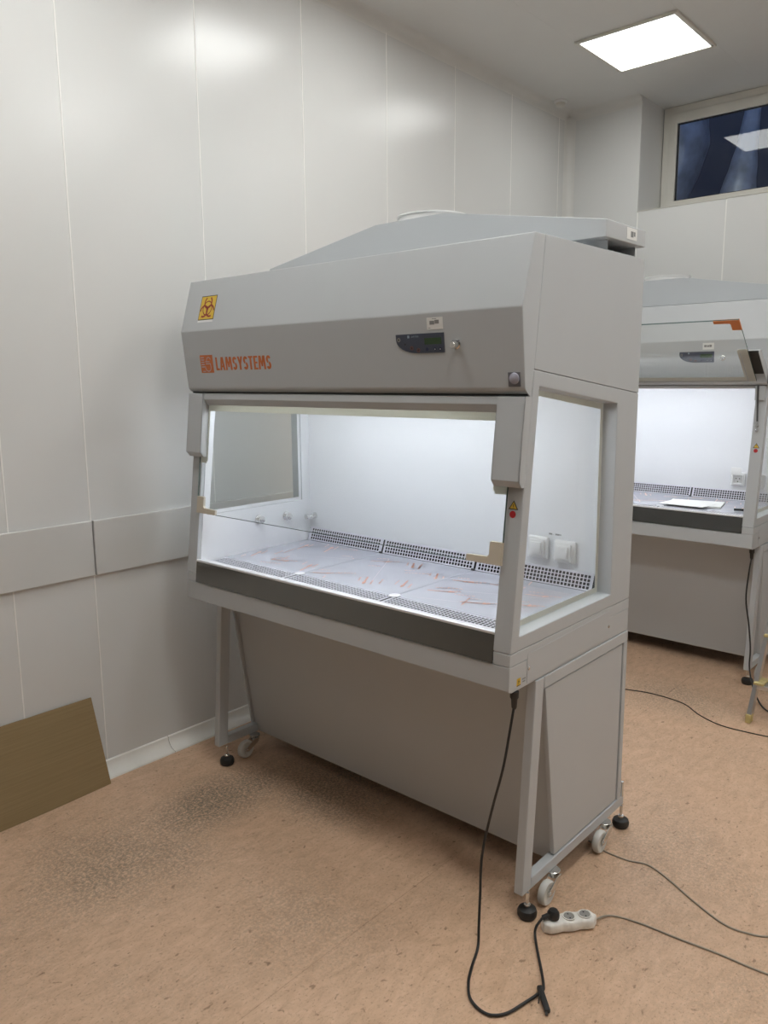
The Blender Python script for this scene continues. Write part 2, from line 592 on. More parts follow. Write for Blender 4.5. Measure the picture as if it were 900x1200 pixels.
# left wall: sandwich panels with white joints
wl = struct(MB().box(XW - 0.14, XW - 0.012, YN - 0.1, YB + 0.1, 0, ZC).build('wall_left', 'wallback'))
seams = [-5.436, -4.804, -4.172, -3.54, -2.908, -2.276, -1.644, -1.013, -0.674, -0.040, 0.590, 1.222, 1.855, 2.489, 3.121]
edges = [YN] + seams + [YB]
for a, b in zip(edges, edges[1:]):
    MB().box(XW - 0.012, XW, a + 0.002, b - 0.002, 0, ZC, 0.0015, 1).build('wall_panel', 'wall', wl)
for y in seams:
    MB().box(XW - 0.01, XW + 0.0012, y - 0.003, y + 0.003, 0.05, ZC, 0.0008, 1).build('joint_strip', 'joint', wl)
# bumper rail
rs = [YN + 0.01, -2.5, -0.674, 1.222, YB - 0.06]
for a, b in zip(rs, rs[1:]):
    MB().box(XW + 0.001, XW + 0.018, a + 0.003, b - 0.003, 0.898, 1.132, 0.004, 2).build('bumper_rail', 'rail', wl)
# far wall: pier at the left, lower wall below the window
wb = struct(MB().box(XW - 0.1, XR + 0.1, YB + 0.36, YB + 0.46, 0, 2.85).build('wall_back', 'wallback'))
WX0, WX1, WZ0 = -1.323, 0.35, 2.853
MB().box(XW - 0.1, WX0 - 0.002, YB + 0.012, YB + 0.42, 0, ZC).build('pier', 'wall', wb)
MB().box(WX0, WX1, YB + 0.012, YB + 0.36, 0, WZ0).build('parapet', 'wall', wb)
MB().box(WX1 + 0.002, XR + 0.1, YB + 0.012, YB + 0.42, 0, ZC).build('pier', 'wall', wb)
MB().box(XW, WX0 - 0.002, YB, YB + 0.012, 0, ZC, 0.0015, 1).build('wall_panel', 'wall', wb)
for a, b in ((WX0, -0.717), (-0.717, -0.085), (-0.085, WX1)):
    MB().box(a + 0.002, b - 0.002, YB, YB + 0.012, 0, WZ0, 0.0015, 1).build('wall_panel', 'wall', wb)
ex = [WX1, 0.98, 1.61, 2.245, 2.88, XR]
for a, b in zip(ex, ex[1:]):
    MB().box(a + 0.002, b - 0.002, YB, YB + 0.012, 0, ZC, 0.0015, 1).build('wall_panel', 'wall', wb)
for x in (WX0, -0.717, -0.085):
    MB().box(x - 0.004, x + 0.004, YB - 0.001, YB + 0.01, 0.05, WZ0 - 0.004).build('joint_strip', 'joint', wb)
MB().box(WX0 - 0.001, WX1, YB - 0.004, YB + 0.36, WZ0, WZ0 + 0.006, 0.002, 1).build('window_ledge', 'pvc', wb)
# right and near walls (out of view)
struct(MB().box(XR, XR + 0.1, YN - 0.1, YB, 0, ZC).build('wall_right', 'wall'))
struct(MB().box(XW, XR, YN - 0.1, YN, 0, ZC).build('wall_front', 'wallfar'))

# ceiling with long panels
ce = struct(MB().box(XW - 0.1, XR + 0.1, YN - 0.1, YB + 0.46, ZC + 0.012, ZC + 0.12).build('ceiling', 'wallback'))
cx = [XW, -1.25, -0.65, -0.05, 0.55, 1.15, 1.75, 2.35, 2.95, 3.55, XR]
for a, b in zip(cx, cx[1:]):
    for c, d in ((YN, -0.45), (-0.45, YB + 0.42)):
        MB().box(a + 0.0003, b - 0.0003, c + 0.0003, d - 0.0003, ZC, ZC + 0.012).build('ceiling_panel', 'ceil', ce)

# coves
def cove_pts(r, n=6):
    return [(r - r * math.cos(math.radians(90 * k / n)), r - r * math.sin(math.radians(90 * k / n))) for k in range(n + 1)]
R = 0.06
cv = cove_pts(R)
def cove(name, fn, ends):
    prof = [(0.0, 0.0)] + [(a, b) for a, b in cv]
    mb = MB()
    n = len(prof)
    pts = [fn(a, b, t) for t in ends for a, b in prof]
    fs = [tuple(range(n)), tuple(range(2 * n - 1, n - 1, -1))] + [(i, i + n, (i + 1) % n + n, (i + 1) % n) for i in range(n)]
    mb.hull(pts, fs)
    return struct(mb.build(name, 'cove', None, True, 50))
cove('trim_1', lambda a, b, t: (XW + a, t, ZC - b), (YN, YB))
cove('trim_2', lambda a, b, t: (t, YB - a, ZC - b), (XW + 0.02, WX0))
cove('trim_3', lambda a, b, t: (XW + a, YB - b, t), (0.05, ZC - 0.03))
# skirting on the left wall, two lengths
def skirting(name, y0, y1):
    prof = [(0, 0), (0.062, 0), (0.060, 0.006)] + [(0.060 - 0.052 * math.sin(math.radians(a)), 0.060 - 0.054 * math.cos(math.radians(a))) for a in (15, 30, 45, 60, 75, 90)] + [(0.0, 0.064)]
    mb = MB()
    n = len(prof)
    pts = [(XW + 0.0005 + a, t, b) for t in (y0, y1) for a, b in prof]
    fs = [tuple(range(n)), tuple(range(2 * n - 1, n - 1, -1))] + [(i, i + n, (i + 1) % n + n, (i + 1) % n) for i in range(n)]
    mb.hull(pts, fs)
    return mb.build(name, 'base', None, True, 40)
sk = struct(skirting('baseboard_left', YN, -0.372))
skb = skirting('skirting_length', -0.369, YB - 0.002)
skb.parent = sk

# window with PVC frame
YF = 3.63
win = struct(MB().frame_y([(WX0 + 0.002, WZ0 + 0.006), (WX1 - 0.002, WZ0 + 0.006), (WX1 - 0.002, ZC - 0.002), (WX0 + 0.002, ZC - 0.002)],
                          [(WX0 + 0.045, WZ0 + 0.055), (WX1 - 0.045, WZ0 + 0.055), (WX1 - 0.045, ZC - 0.05), (WX0 + 0.045, ZC - 0.05)],
                          YF, YF + 0.06, 0.003).build('window_1', 'pvc'))
MB().frame_y([(WX0 + 0.045, WZ0 + 0.055), (WX1 - 0.045, WZ0 + 0.055), (WX1 - 0.045, ZC - 0.05), (WX0 + 0.045, ZC - 0.05)],
             [(WX0 + 0.103, WZ0 + 0.114), (WX1 - 0.103, WZ0 + 0.114), (WX1 - 0.103, ZC - 0.118), (WX0 + 0.103, ZC - 0.118)],
             YF - 0.006, YF + 0.055, 0.004).build('sash_frame', 'pvc', win)
MB().frame_y([(WX0 + 0.103, WZ0 + 0.114), (WX1 - 0.103, WZ0 + 0.114), (WX1 - 0.103, ZC - 0.118), (WX0 + 0.103, ZC - 0.118)],
             [(WX0 + 0.109, WZ0 + 0.120), (WX1 - 0.109, WZ0 + 0.120), (WX1 - 0.109, ZC - 0.124), (WX0 + 0.109, ZC - 0.124)],
             YF + 0.010, YF + 0.03).build('gasket', 'black', win)
MB().box(WX0 + 0.106, WX1 - 0.106, YF + 0.016, YF + 0.022, WZ0 + 0.117, ZC - 0.121).build('pane', 'glass', win)

# outside: dark light well with foil-clad ducts
MB().box(-3.2, 2.2, 5.2, 5.3, 1.6, 4.6).build('outer_facade', 'night')
bpy.data.objects['outer_facade']['kind'] = 'structure'
bpy.data.objects['outer_facade']['label'] = 'dark blue wall beyond the night window'

def duct(name, label, path, crumple, seed):
    """path: (x, y, z, radius) stations"""
    rnd = random.Random(seed)
    mb = MB()
    n = 28
    st = []
    for i in range(len(path) - 1):
        for k in range(4):
            st.append([path[i][c] + (path[i + 1][c] - path[i][c]) * k / 4 for c in range(4)])
    st.append(list(path[-1]))
    rings = []
    for x, y, z, r in st:
        rings.append([mb.bm.verts.new((x + math.cos(2 * math.pi * j / n) * r * (1 + rnd.uniform(-crumple, crumple)),
                                       y + math.sin(2 * math.pi * j / n) * r * (1 + rnd.uniform(-crumple, crumple)), z + rnd.uniform(-crumple, crumple) * 0.05)) for j in range(n)])
    for p, q in zip(rings, rings[1:]):
        for j in range(n):
            mb.bm.faces.new((p[j], p[(j + 1) % n], q[(j + 1) % n], q[j]))
    mb.bm.faces.new(rings[0][::-1])
    mb.bm.faces.new(rings[-1])
    o = mb.build(name, 'foil', None, True, 60)
    return tag(o, label, 'duct')
duct('ventilation_duct', 'wide silver foil duct behind the left of the window',
     [(-2.15, 4.35, 2.2, 0.40), (-1.98, 4.35, 2.8, 0.40), (-1.83, 4.35, 3.15, 0.40), (-1.73, 4.35, 3.36, 0.40), (-1.665, 4.35, 3.56, 0.40), (-1.69, 4.35, 3.74, 0.40), (-1.80, 4.35, 4.1, 0.40)], 0.008, 1)
duct('ventilation_duct', 'narrow crumpled silver foil duct behind the window reflection',
     [(-1.16, 4.42, 2.2, 0.14), (-1.09, 4.42, 2.8, 0.14), (-1.035, 4.42, 3.15, 0.125), (-0.985, 4.42, 3.46, 0.075), (-0.96, 4.42, 3.7, 0.055), (-0.94, 4.42, 4.1, 0.05)], 0.09, 2)

# ceiling lights
def ceiling_light(x, y, row, label, group=None):
    t = thing('ceiling_light', (x, y, ZC), label, 'ceiling light', group)
    h = 0.298
    fr = MB()
    z0, z1 = -0.014, -0.0005
    pts = []
    outer = [(-h, -h), (h, -h), (h, h), (-h, h)]
    i = h - 0.022
    inner = [(-i, -i), (i, -i), (i, i), (-i, i)]
    pts = [(a, b, z1) for a, b in outer] + [(a, b, z1) for a, b in inner] + [(a, b, z0) for a, b in outer] + [(a, b, z0) for a, b in inner]
    fs = []
    for k in range(4):
        j = (k + 1) % 4
        fs += [(k, j, 4 + j, 4 + k), (8 + k, 12 + k, 12 + j, 8 + j), (k, 8 + k, 8 + j, j), (4 + k, 4 + j, 12 + j, 12 + k)]
    fr.hull(pts, fs, 0.002)
    fr.build('frame', 'pvc', t)
    MB().box(-i + 0.001, i - 0.001, -i + 0.001, i - 0.001, -0.009, -0.002).build('diffuser', 'lamp%d' % row, t)
    for sx in (-1, 1):
        MB().cyl((sx * (h - 0.011), h - 0.04, -0.0155), (0, 0, 1), 0.006, 0.003, 10).build('clip', 'chrome', t)
    return t
for i, x in enumerate((-0.95, 0.70, 2.35)):
    for j, (y, f_) in enumerate(LAMP_ROWS):
        if (i, j) == (0, 0):
            ceiling_light(x, y, j, 'square lit ceiling panel lamp above the far cabinet by the window', 'ceiling panel lamps')
        else:
            ceiling_light(x, y, j, 'unseen square ceiling panel lamp elsewhere in the room', 'ceiling panel lamps')
# smoke detector
sd = thing('smoke_detector', (-1.79, 2.962, ZC), 'small white round detector on the ceiling in the far left corner', 'smoke detector')
MB().lathe([(0, -0.001), (0.045, -0.001), (0.045, -0.012), (0.040, -0.016), (0, -0.016)], (0, 0, 0), (0, 0, 1), 20).build('base', 'plastic', sd, True)
MB().lathe([(0, -0.016), (0.034, -0.016), (0.032, -0.034), (0.022, -0.040), (0, -0.041)], (0, 0, 0), (0, 0, 1), 20).build('sensor_head', 'pvc', sd, True)

# ================================================================== SAFETY CABINET
P1, P2, P3 = (-0.322, 2.098), (-0.381, 1.897), (-0.3556, 1.667)
P5, P6 = (-0.310, 1.727), (0.392, 1.648)
SLOPE = 0.097 / 0.816
def yf(z):
    return -0.310 + SLOPE * (z - 1.727)
W, D = 1.6, 0.392
XL = -W
IX0, IX1 = -1.537, -0.060
YBI = 0.250
ZT = 0.955

def perforated(name, x0, x1, p0, p1, rows, parent, off, mat='grid', pitch=0.0145):
    """sheet from p0=(y,z) to p1=(y,z) with square punched holes"""
    mb = MB(off)
    y0, z0 = p0
    y1, z1 = p1
    cols = max(1, int((x1 - x0 - 0.016) / pitch))
    mx = (x1 - x0 - cols * pitch) / 2
    hx = pitch * 0.165
    xs = [x0]
    for c in range(cols):
        a = x0 + mx + c * pitch
        xs += [a + hx * 0.8, a + pitch - hx * 0.8]
    xs.append(x1)
    ts = [0.0]
    m0, m1 = 0.10, 0.06
    for r in range(rows):
        a = m0 + (1 - m0 - m1) * r / rows
        b = m0 + (1 - m0 - m1) * (r + 1) / rows
        g = (b - a) * 0.13
        ts += [a + g, b - g]
    ts.append(1.0)
    V = [[mb.bm.verts.new(Vector((x, y0 + (y1 - y0) * t, z0 + (z1 - z0) * t)) - mb.off) for x in xs] for t in ts]
    for i in range(len(ts) - 1):
        for j in range(len(xs) - 1):
            if i % 2 == 1 and j % 2 == 1:
                continue
            mb.bm.faces.new((V[i][j], V[i][j + 1], V[i + 1][j + 1], V[i + 1][j]))
    geom = bmesh.ops.extrude_face_region(mb.bm, geom=mb.bm.faces[:])
    nrm = Vector((0, (z1 - z0), -(y1 - y0))).normalized()
    if nrm.z > 0:
        nrm = -nrm
    bmesh.ops.translate(mb.bm, vec=nrm * 0.0015, verts=[v for v in geom['geom'] if isinstance(v, bmesh.types.BMVert)])
    return mb.build(name, mat, parent)

def film_marks(parent, x0, x1, y0, y1, off, seed):
    rnd = random.Random(seed)
    d = Decal((0, 0, ZT), (1, 0, 0), (0, 1, 0), off)
    P, L = [], []
    def arrow(cx, cy, ln, wd, ang):
        c, s = math.cos(ang), math.sin(ang)
        pts = [(-ln / 2, -wd * .22), (ln * .2, -wd * .22), (ln * .2, -wd * .6), (ln / 2, 0), (ln * .2, wd * .6), (ln * .2, wd * .22), (-ln / 2, wd * .22)]
        P.append([(cx + a * c - b * s, cy + a * s + b * c) for a, b in pts])
    def words(cx, cy, n, ang, h):
        c, s = math.cos(ang), math.sin(ang)
        a = 0
        for _ in range(n):
            wl_ = rnd.uniform(0.006, 0.014)
            P.append([(cx + p * c - q * s, cy + p * s + q * c) for p, q in ((a, 0), (a + wl_, 0), (a + wl_, h), (a, h))])
            a += wl_ + 0.004
    base = math.radians(18 if seed % 2 else -62)
    for k in range(6):
        fx, fy = (k % 3 + 0.5) / 3 + rnd.uniform(-0.08, 0.08), (k // 3 + 0.5) / 2 + rnd.uniform(-0.14, 0.14)
        cx, cy = x0 + (x1 - x0) * fx, y0 + (y1 - y0) * fy
        ang = base + rnd.choice((0, math.pi / 2)) + rnd.uniform(-0.1, 0.1)
        arrow(cx, cy, rnd.uniform(0.08, 0.12), 0.016, ang)
        words(cx + 0.02, cy + 0.015, 4, ang, 0.006)
        words(cx - 0.05, cy + 0.026, 4, ang, 0.005)
    for k in range(7):
        words(x0 + (x1 - x0) * rnd.uniform(0.1, 0.65), y0 + (y1 - y0) * rnd.uniform(0.05, 0.9), rnd.randint(3, 7), base + rnd.choice((0, math.pi / 2)), 0.006)
    def ok(pl):
        return all(x0 + 0.008 < a < x1 - 0.008 and y0 + 0.008 < b < y1 - 0.008 for a, b in pl)
    P = [p for p in P if ok(p)]
    for k in range(3):
        ang = base + 0.05 * k
        cx, cy = x0 + (x1 - x0) * rnd.uniform(.3, .7), y0 + (y1 - y0) * (0.2 + 0.3 * k)
        ln = 0.2
        c, s = math.cos(ang), math.sin(ang)
        L.append([(cx + p * c - q * s, cy + p * s + q * c) for p, q in ((-ln, -.0008), (ln, -.0008), (ln, .0008), (-ln, .0008))])
    L = [p for p in L if ok(p)]
    for p in P:
        d.polys('film_arrow' if len(p) > 4 else 'film_word', [p], 'filmprint', parent, 0.0012)
    for p in L:
        d.polys('film_crease', [p], 'filmline', parent, 0.0008)

def sash(root, O, open_angle, guard):
    H = Vector((0, -0.325, 1.655))          # hinge line
    def sm(z, offn):                        # point on the inclined plane, pushed out by offn
        return (yf(z) - offn, z)
    top = 1.652
    # top bar, with an undercut lip
    bar = MB(H)
    bar.prism_x([sm(top, 0.030), sm(1.629, 0.030), sm(1.606, 0.012), sm(1.606, 0.002), sm(top, 0.002)], -1.505, -0.093, 0.0015, 1)
    o = bar.build('sash_bar', 'paint', root)
    o.location = H - O
    o.rotation_euler = (open_angle, 0, 0)
    # side covers: hollow boxes, open at the back
    for x0, x1 in ((-1.600, -1.505), (-0.093, 0.0)):
        c = MB(H)
        pr = [sm(top, 0.036), sm(1.415, 0.036), sm(1.395, 0.016), sm(1.395, 0.001), sm(top, 0.001)]
        t = 0.003
        c.prism_x([pr[0], pr[1], pr[2], sm(1.395, 0.013), sm(1.417, 0.033), sm(top, 0.033)], x0, x1, 0.001, 1)
        c.prism_x(pr, x0, x0 + t)
        c.prism_x(pr, x1 - t, x1)
        c.prism_x([sm(top, 0.033), sm(top, 0.001), sm(top - t, 0.001), sm(top - t, 0.033)], x0 + t, x1 - t)
        c.build('side_cover', 'paint', o)
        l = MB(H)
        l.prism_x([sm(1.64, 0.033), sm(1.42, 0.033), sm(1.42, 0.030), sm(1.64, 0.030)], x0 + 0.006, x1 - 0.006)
        l.build('cover_shade_strip', 'seam', o)  # dark strip added so the hollow cover looks shaded inside
    # glass pane
    zb = 1.166
    gx0, gx1 = -1.541, -0.052
    MB(H).prism_x([sm(1.655, 0.009), sm(zb, 0.009), sm(zb, 0.003), sm(1.655, 0.003)], gx0, gx1).build('glass', 'glass', o)
    for x in (gx0 - 0.0008, gx1 + 0.0002):
        MB(H).prism_x([sm(1.655, 0.009), sm(zb, 0.009), sm(zb, 0.003), sm(1.655, 0.003)], x, x + 0.0006).build('glass_edge', 'glassedge', o)
    MB(H).prism_x([sm(zb, 0.009), sm(zb - 0.0012, 0.009), sm(zb - 0.0012, 0.003), sm(zb, 0.003)], gx0, gx1).build('glass_edge', 'glassedge', o)
    # cream printed border (inner side of the glass)
    f = MB(H)
    e0, e1 = 0.0028, 0.0020
    f.prism_x([sm(1.655, e0), sm(1.581, e0), sm(1.581, e1), sm(1.655, e1)], gx0 + 0.001, gx1 - 0.001)
    for x0, x1 in ((gx0 + 0.001, -1.494), (-0.104, gx1 - 0.001)):
        f.prism_x([sm(1.581, e0), sm(1.378, e0), sm(1.378, e1), sm(1.581, e1)], x0, x1)
    for cx, x0, x1 in ((-1.494, gx0 + 0.001, -1.500), (-0.104, -0.098, gx1 - 0.001)):
        f.prism_x([sm(1.378, e0), sm(1.370, e0), sm(1.370, e1), sm(1.378, e1)], x0, x1)
    f.build('printed_border', 'frit', o)
    # L-shaped corner guards on the free edge
    for sx, xe in ((1, -1.541), (-1, -0.052)):
        g = MB(H)
        pts = [(0, 0), (0.124, 0), (0.124, 0.019), (0.050, 0.021), (0.044, 0.028), (0.044, 0.064), (0.040, 0.067), (0, 0.067)]
        vs0, n = [], len(pts)
        q = []
        for e in (0.0105, 0.0012):
            for a, b in pts:
                y, z = sm(zb - 0.001 + b, e)
                q.append((xe + sx * a - sx * 0.001, y, z))
        g.hull(q, [tuple(range(n)), tuple(range(2 * n - 1, n - 1, -1))] + [(i, i + n, (i + 1) % n + n, (i + 1) % n) for i in range(n)])
        g.build('corner_guard', guard, o)
    return o

def cabinet(ox, oy, label, near):
    O = Vector((-0.8, 0, 0.790))             # local origin in design coordinates
    root = thing('biosafety_cabinet', O + Vector((ox, oy, 0)), label, 'lab cabinet', 'biosafety cabinets')
    mb = lambda: MB(O)
    # base
    zb, zs = 0.790, 0.911
    base = mb()
    base.prism_x([(-0.411, 0.797), (-0.4085, 0.872), (D, 0.872), (D, zb), (-0.395, zb)], XL, 0, 0.003)
    base.build('base', 'paint', root)
    for x0, x1 in ((XL, IX0 - 0.001), (IX1 + 0.001, 0)):
        mb().prism_x([(-0.4085, 0.8725), (-0.407, zs - 0.0015), (D, zs - 0.0015), (D, 0.8725)], x0, x1, 0.0015, 1).build('base_cheek', 'paint', root)
    # service flap on the right end of the base, with two screws
    fl_ = mb()
    fl_.prism_x([(-0.312, 0.796), (-0.312, 0.888), (0.233, 0.898), (0.233, 0.800)], 0.0004, 0.0016, 0.0006, 1)
    flap = fl_.build('service_flap', 'paint', root)
    for y, z in ((-0.305, 0.843), (0.227, 0.842)):
        mb().cyl((0.0016, y, z), (1, 0, 0), 0.0055, 0.003, 10, 0.001).build('screw', 'chrome', flap)
    # tub under the work top
    tub = mb()
    tub.box(IX0, IX1, -0.388, YBI + 0.06, 0.873, 0.885)
    tub.build('drain_tub', 'dark', root)
    # stainless front apron and lip
    mb().prism_x([(yf(0.874), 0.874), (yf(0.962), 0.962), (yf(0.962) + 0.004, 0.962), (yf(0.874) + 0.004, 0.874)], IX0, IX1, 0.0005, 1).build('front_apron', 'steel', root)
    mb().prism_x([(-0.402, 0.960), (-0.402, 0.967), (-0.398, 0.969), (-0.346, 0.9565), (-0.346, 0.952), (-0.398, 0.957)], IX0, IX1, 0.0005, 1).build('front_lip', 'lip', root)
    # side frames with windows (upper part of the body ends)
    out = [P5, P6, (D, zs), (yf(zs), zs)]
    hole_r = [(-0.279, 1.679), (0.231, 1.618), (0.238, 0.955), (-0.359, 0.955)]
    hole_l = [(-0.279, 1.665), (0.200, 1.615), (0.200, 1.148), (-0.339, 1.148)]
    for x0, x1, hole in ((IX1, 0.0, hole_r), (XL, IX0, hole_l)):
        mb().frame_x(out, hole, x0, x1, 0.003).build('side_frame', 'paint', root)
        def inset(h, d):
            return [(h[0][0] + d, h[0][1] - d), (h[1][0] - d, h[1][1] - d), (h[2][0] - d, h[2][1] + d), (h[3][0] + d, h[3][1] + d)]
        if x1 == 0.0:
            g0, g1 = -0.058, -0.052
        else:
            g0, g1 = XL + 0.052, XL + 0.058
        mb().prism_x(inset(hole, 0.001), g0, g1).build('side_glass', 'glass', root)
        fr_ = mb()
        fx = g1 + 0.0004
        fr_.frame_x(inset(hole, 0.001), inset(hole, 0.020 if x1 == 0.0 else 0.016), fx, fx + 0.0008)
        fr_.build('glass_border', 'frit' if x1 == 0.0 else 'white', root)
    # white liner: back wall and inner faces of the end frames
    mb().box(IX0, IX1, YBI, YBI + 0.004, 0.886, 1.668).build('back_wall', 'white', root)
    mb().prism_x([(YBI + 0.005, 0.9), (YBI + 0.005, 1.66), (D, 1.645), (D, 0.9)], IX0, IX1).build('rear_duct', 'paint', root)
    for x0, x1, hole in ((IX1 - 0.0025, IX1 - 0.0005, hole_r), (IX0 + 0.0005, IX0 + 0.0025, hole_l)):
        mb().frame_x([(-0.300, 1.70), (YBI - 0.001, 1.655), (YBI - 0.001, 0.93), (-0.385, 0.93)], inset(hole, -0.002) if x0 > -1 else hole, x0, x1).build('side_liner', 'white', root)
    # hood body, rear of the hood
    HB = [(-0.311, 1.7285), (-0.2650, 2.098), (D, 2.098), (D, 1.6495)]
    mb().prism_x(HB, XL, 0, 0.002).build('hood_body', 'paint', root)
    # front hood cover
    hc = mb()
    hc.prism_x([P1, P2, (-0.357, 1.676), (-0.3535, 1.668), (-0.3445, 1.6655), (-0.3235, 1.646), (-0.3125, 1.7275), (-0.2668, 2.098)], XL, 0, 0.003)
    hc.build('hood_cover', 'paint', root)
    mb().prism_x([(-0.338, 1.666), (-0.338, 1.654), (-0.300, 1.654), (-0.300, 1.70), (-0.318, 1.70)], XL + 0.004, -0.004).build('hood_gasket', 'seam', root)
    # header behind the glass, lamp tray
    mb().box(IX0 + 0.003, IX1 - 0.003, -0.296, -0.275, 1.640, 1.72).build('header', 'white', root)
    mb().prism_x([(-0.274, 1.712), (YBI - 0.002, 1.656), (YBI - 0.002, 1.652), (-0.274, 1.708)], IX0 + 0.003, IX1 - 0.003).build('chamber_ceiling', 'white', root)
    for y, z in ((-0.235, 1.668), (-0.165, 1.662)):
        tb = mb()
        tb.cyl((IX0 + 0.09, y, z), (1, 0, 0), 0.013, -IX0 + IX1 - 0.18, 10)
        tb.build('lamp_tube', 'tube', root, True)
        for x in (IX0 + 0.07, IX1 - 0.09):
            mb().box(x, x + 0.02, y - 0.014, y + 0.014, z - 0.016, z + 0.026).build('lamp_holder', 'plastic', root)
    # exhaust cover on the roof
    zc0, zc1, ztop = 2.137, 2.190, 2.294
    ec = mb()
    ec.prism_y([(XL, zc0), (XL, zc1), (-0.965, ztop), (-0.638, ztop), (0.0, zc1), (0.0, zc0)], 0.098, D, 0.002, 1)
    ex_ = ec.build('exhaust_cover', 'paint', root)
    mb().box(XL + 0.10, -0.10, 0.16, D - 0.03, 2.099, 2.1365).build('filter_box', 'dark', root)
    for y0, y1 in ((0.150, 0.153), (D - 0.035, D - 0.032)):
        mb().box(XL + 0.02, -0.02, y0, y1, 2.0985, 2.1365).build('filter_flange', 'paint', root)
    mb().box(-0.03, -0.02, 0.156, D - 0.038, 2.0985, 2.106).build('filter_flange', 'paint', root)
    mb().lathe([(0, 0.002), (0.132, 0.002), (0.132, 0.020), (0.138, 0.023), (0.138, 0.028), (0.124, 0.028), (0.122, 0.01), (0, 0.01)], (-0.80, 0.245, ztop), (0, 0, 1), 40).build('exhaust_collar', 'plastic', root, True)
    if near:
        de = Decal((0.0005, 0.245, 2.1385), (0, 1, 0), (0, 0, 1), O)
        de.polys('label_sticker', [rect(-0.002, 0.075, 0.010, 0.046)], 'paper', root, 0.0004, 0.0004)
        de.polys('label_print', [rect(0.028, 0.048, 0.018, 0.036), rect(0.050, 0.062, 0.022, 0.036)], 'greyprint', root, 0.0011)
    # work top plates and grilles
    xs = [IX0 + 0.003, -1.060, -0.570, IX1 - 0.003]
    for k, (a, b) in enumerate(zip(xs, xs[1:])):
        a, b = a + 0.001, b - 0.001
        pl_ = mb()
        pl_.box(a, b, -0.260, 0.222, ZT - 0.004, ZT, 0.0012, 1)
        p = pl_.build('work_plate', 'film', root)
        film_marks(p, a, b, -0.260, 0.222, O, 3 + k + (0 if near else 10))
        perforated('front_grille', a + 0.004, b - 0.004, (-0.345, ZT - 0.002), (-0.262, ZT - 0.0005), 5, root, O)
        perforated('rear_grille', a + 0.004, b - 0.004, (YBI - 0.003, 1.016), (0.224, ZT + 0.001), 4, root, O)
    for x in (-1.060, -0.570):
        mb().cyl((x, -0.258, ZT + 0.0005), (0, 0, 1), 0.022, 0.002, 18, 0.0006).build('plate_tab', 'lip', root)
        mb().box(x - 0.007, x + 0.007, 0.214, 0.2225, ZT + 0.0005, ZT + 0.008).build('grille_joint', 'seam', root)
    mb().box(IX0 + 0.001, IX1 - 0.001, YBI - 0.002, YBI - 0.0005, 0.888, 1.010).build('return_slot_shade', 'dark', root)  # dark sheet painting the shade seen through the rear grille holes
    # sockets on the back wall
    for x, z in ((-0.293, 1.085), (-0.184, 1.081)):
        s = mb()
        s.box(x - 0.043, x + 0.043, YBI - 0.016, YBI - 0.0005, z - 0.042, z + 0.042, 0.008, 3)
        so = s.build('power_socket', 'plastic', root, True)
        if near:
            f_ = mb()
            f_.box(x - 0.031, x + 0.031, YBI - 0.026, YBI - 0.0165, z - 0.032, z + 0.031, 0.004, 2)
            f_.build('socket_lid', 'plastic', so, True)
            f_ = mb()
            f_.box(x - 0.022, x + 0.022, YBI - 0.034, YBI - 0.0265, z - 0.023, z + 0.023, 0.003, 2)
            f_.build('lid_boss', 'plastic', so, True)
        else:
            f_ = mb()
            f_.box(x - 0.031, x + 0.031, YBI - 0.060, YBI - 0.052, z + 0.030, z + 0.075, 0.004, 2)
            f_.build('socket_lid', 'plastic', so, True)
            f_ = mb()
            f_.frame_y([(x - 0.030, z - 0.030), (x + 0.030, z - 0.030), (x + 0.030, z + 0.028), (x - 0.030, z + 0.028)],
                       [(x - 0.024, z - 0.024), (x + 0.024, z - 0.024), (x + 0.024, z + 0.022), (x - 0.024, z + 0.022)], YBI - 0.024, YBI - 0.0165)
            f_.build('socket_rim', 'plastic', so)
            for dx, dz in ((-0.01, 0.004), (0.01, 0.004), (0, -0.014)):
                mb().cyl((x + dx, YBI - 0.0163, z + dz), (0, -1, 0), 0.0035, 0.0012, 8).build('socket_hole', 'print', so)
    dbk = Decal((-0.255, YBI - 0.001, 1.136), (1, 0, 0), (0, 0, 1), O)
    if near:
        dbk.polys('wall_print', [rect(0, 0.014, 0, 0.006), rect(0.017, 0.019, 0, 0.002), rect(0.026, 0.044, 0, 0.006), rect(0.046, 0.050, 0, 0.006)], 'greyprint', root, 0.0006)
        # gas taps on the left wall and back wall
        for y, z in ((-0.066, 1.092), (0.095, 1.086)):
            t_ = mb()
            t_.lathe([(0, 0), (0.021, 0), (0.021, 0.006), (0.013, 0.010), (0.013, 0.016), (0.016, 0.018), (0.016, 0.026), (0.006, 0.029), (0, 0.029)], (IX0 + 0.003, y, z), (1, 0, 0), 20)
            t_.build('gas_tap', 'chrome', root, True)
        t_ = mb()
        t_.lathe([(0, 0), (0.014, 0), (0.014, 0.02), (0.009, 0.022), (0.009, 0.045), (0.012, 0.046), (0.012, 0.06), (0, 0.06)], (-1.502, YBI - 0.0005, 1.072), (0, -1, 0), 16)
        t_.cyl((-1.495, YBI - 0.03, 1.072), (1, 0, 0), 0.004, 0.035, 8)
        t_.build('gas_tap', 'chrome', root, True)
    # post stickers: warning triangle and red dot
    dp = Decal((0, yf(1.33), 1.33), (1, 0, 0), (0, SLOPE, 1), O)
    dp.polys('warning_sticker', [[(-0.047, 0.000), (-0.014, 0.000), (-0.0305, 0.027)]], 'print', root, 0.0006)
    dp.polys('warning_sticker_face', [[(-0.0425, 0.0026), (-0.0185, 0.0026), (-0.0305, 0.0222)]], 'yellow', root, 0.0010)
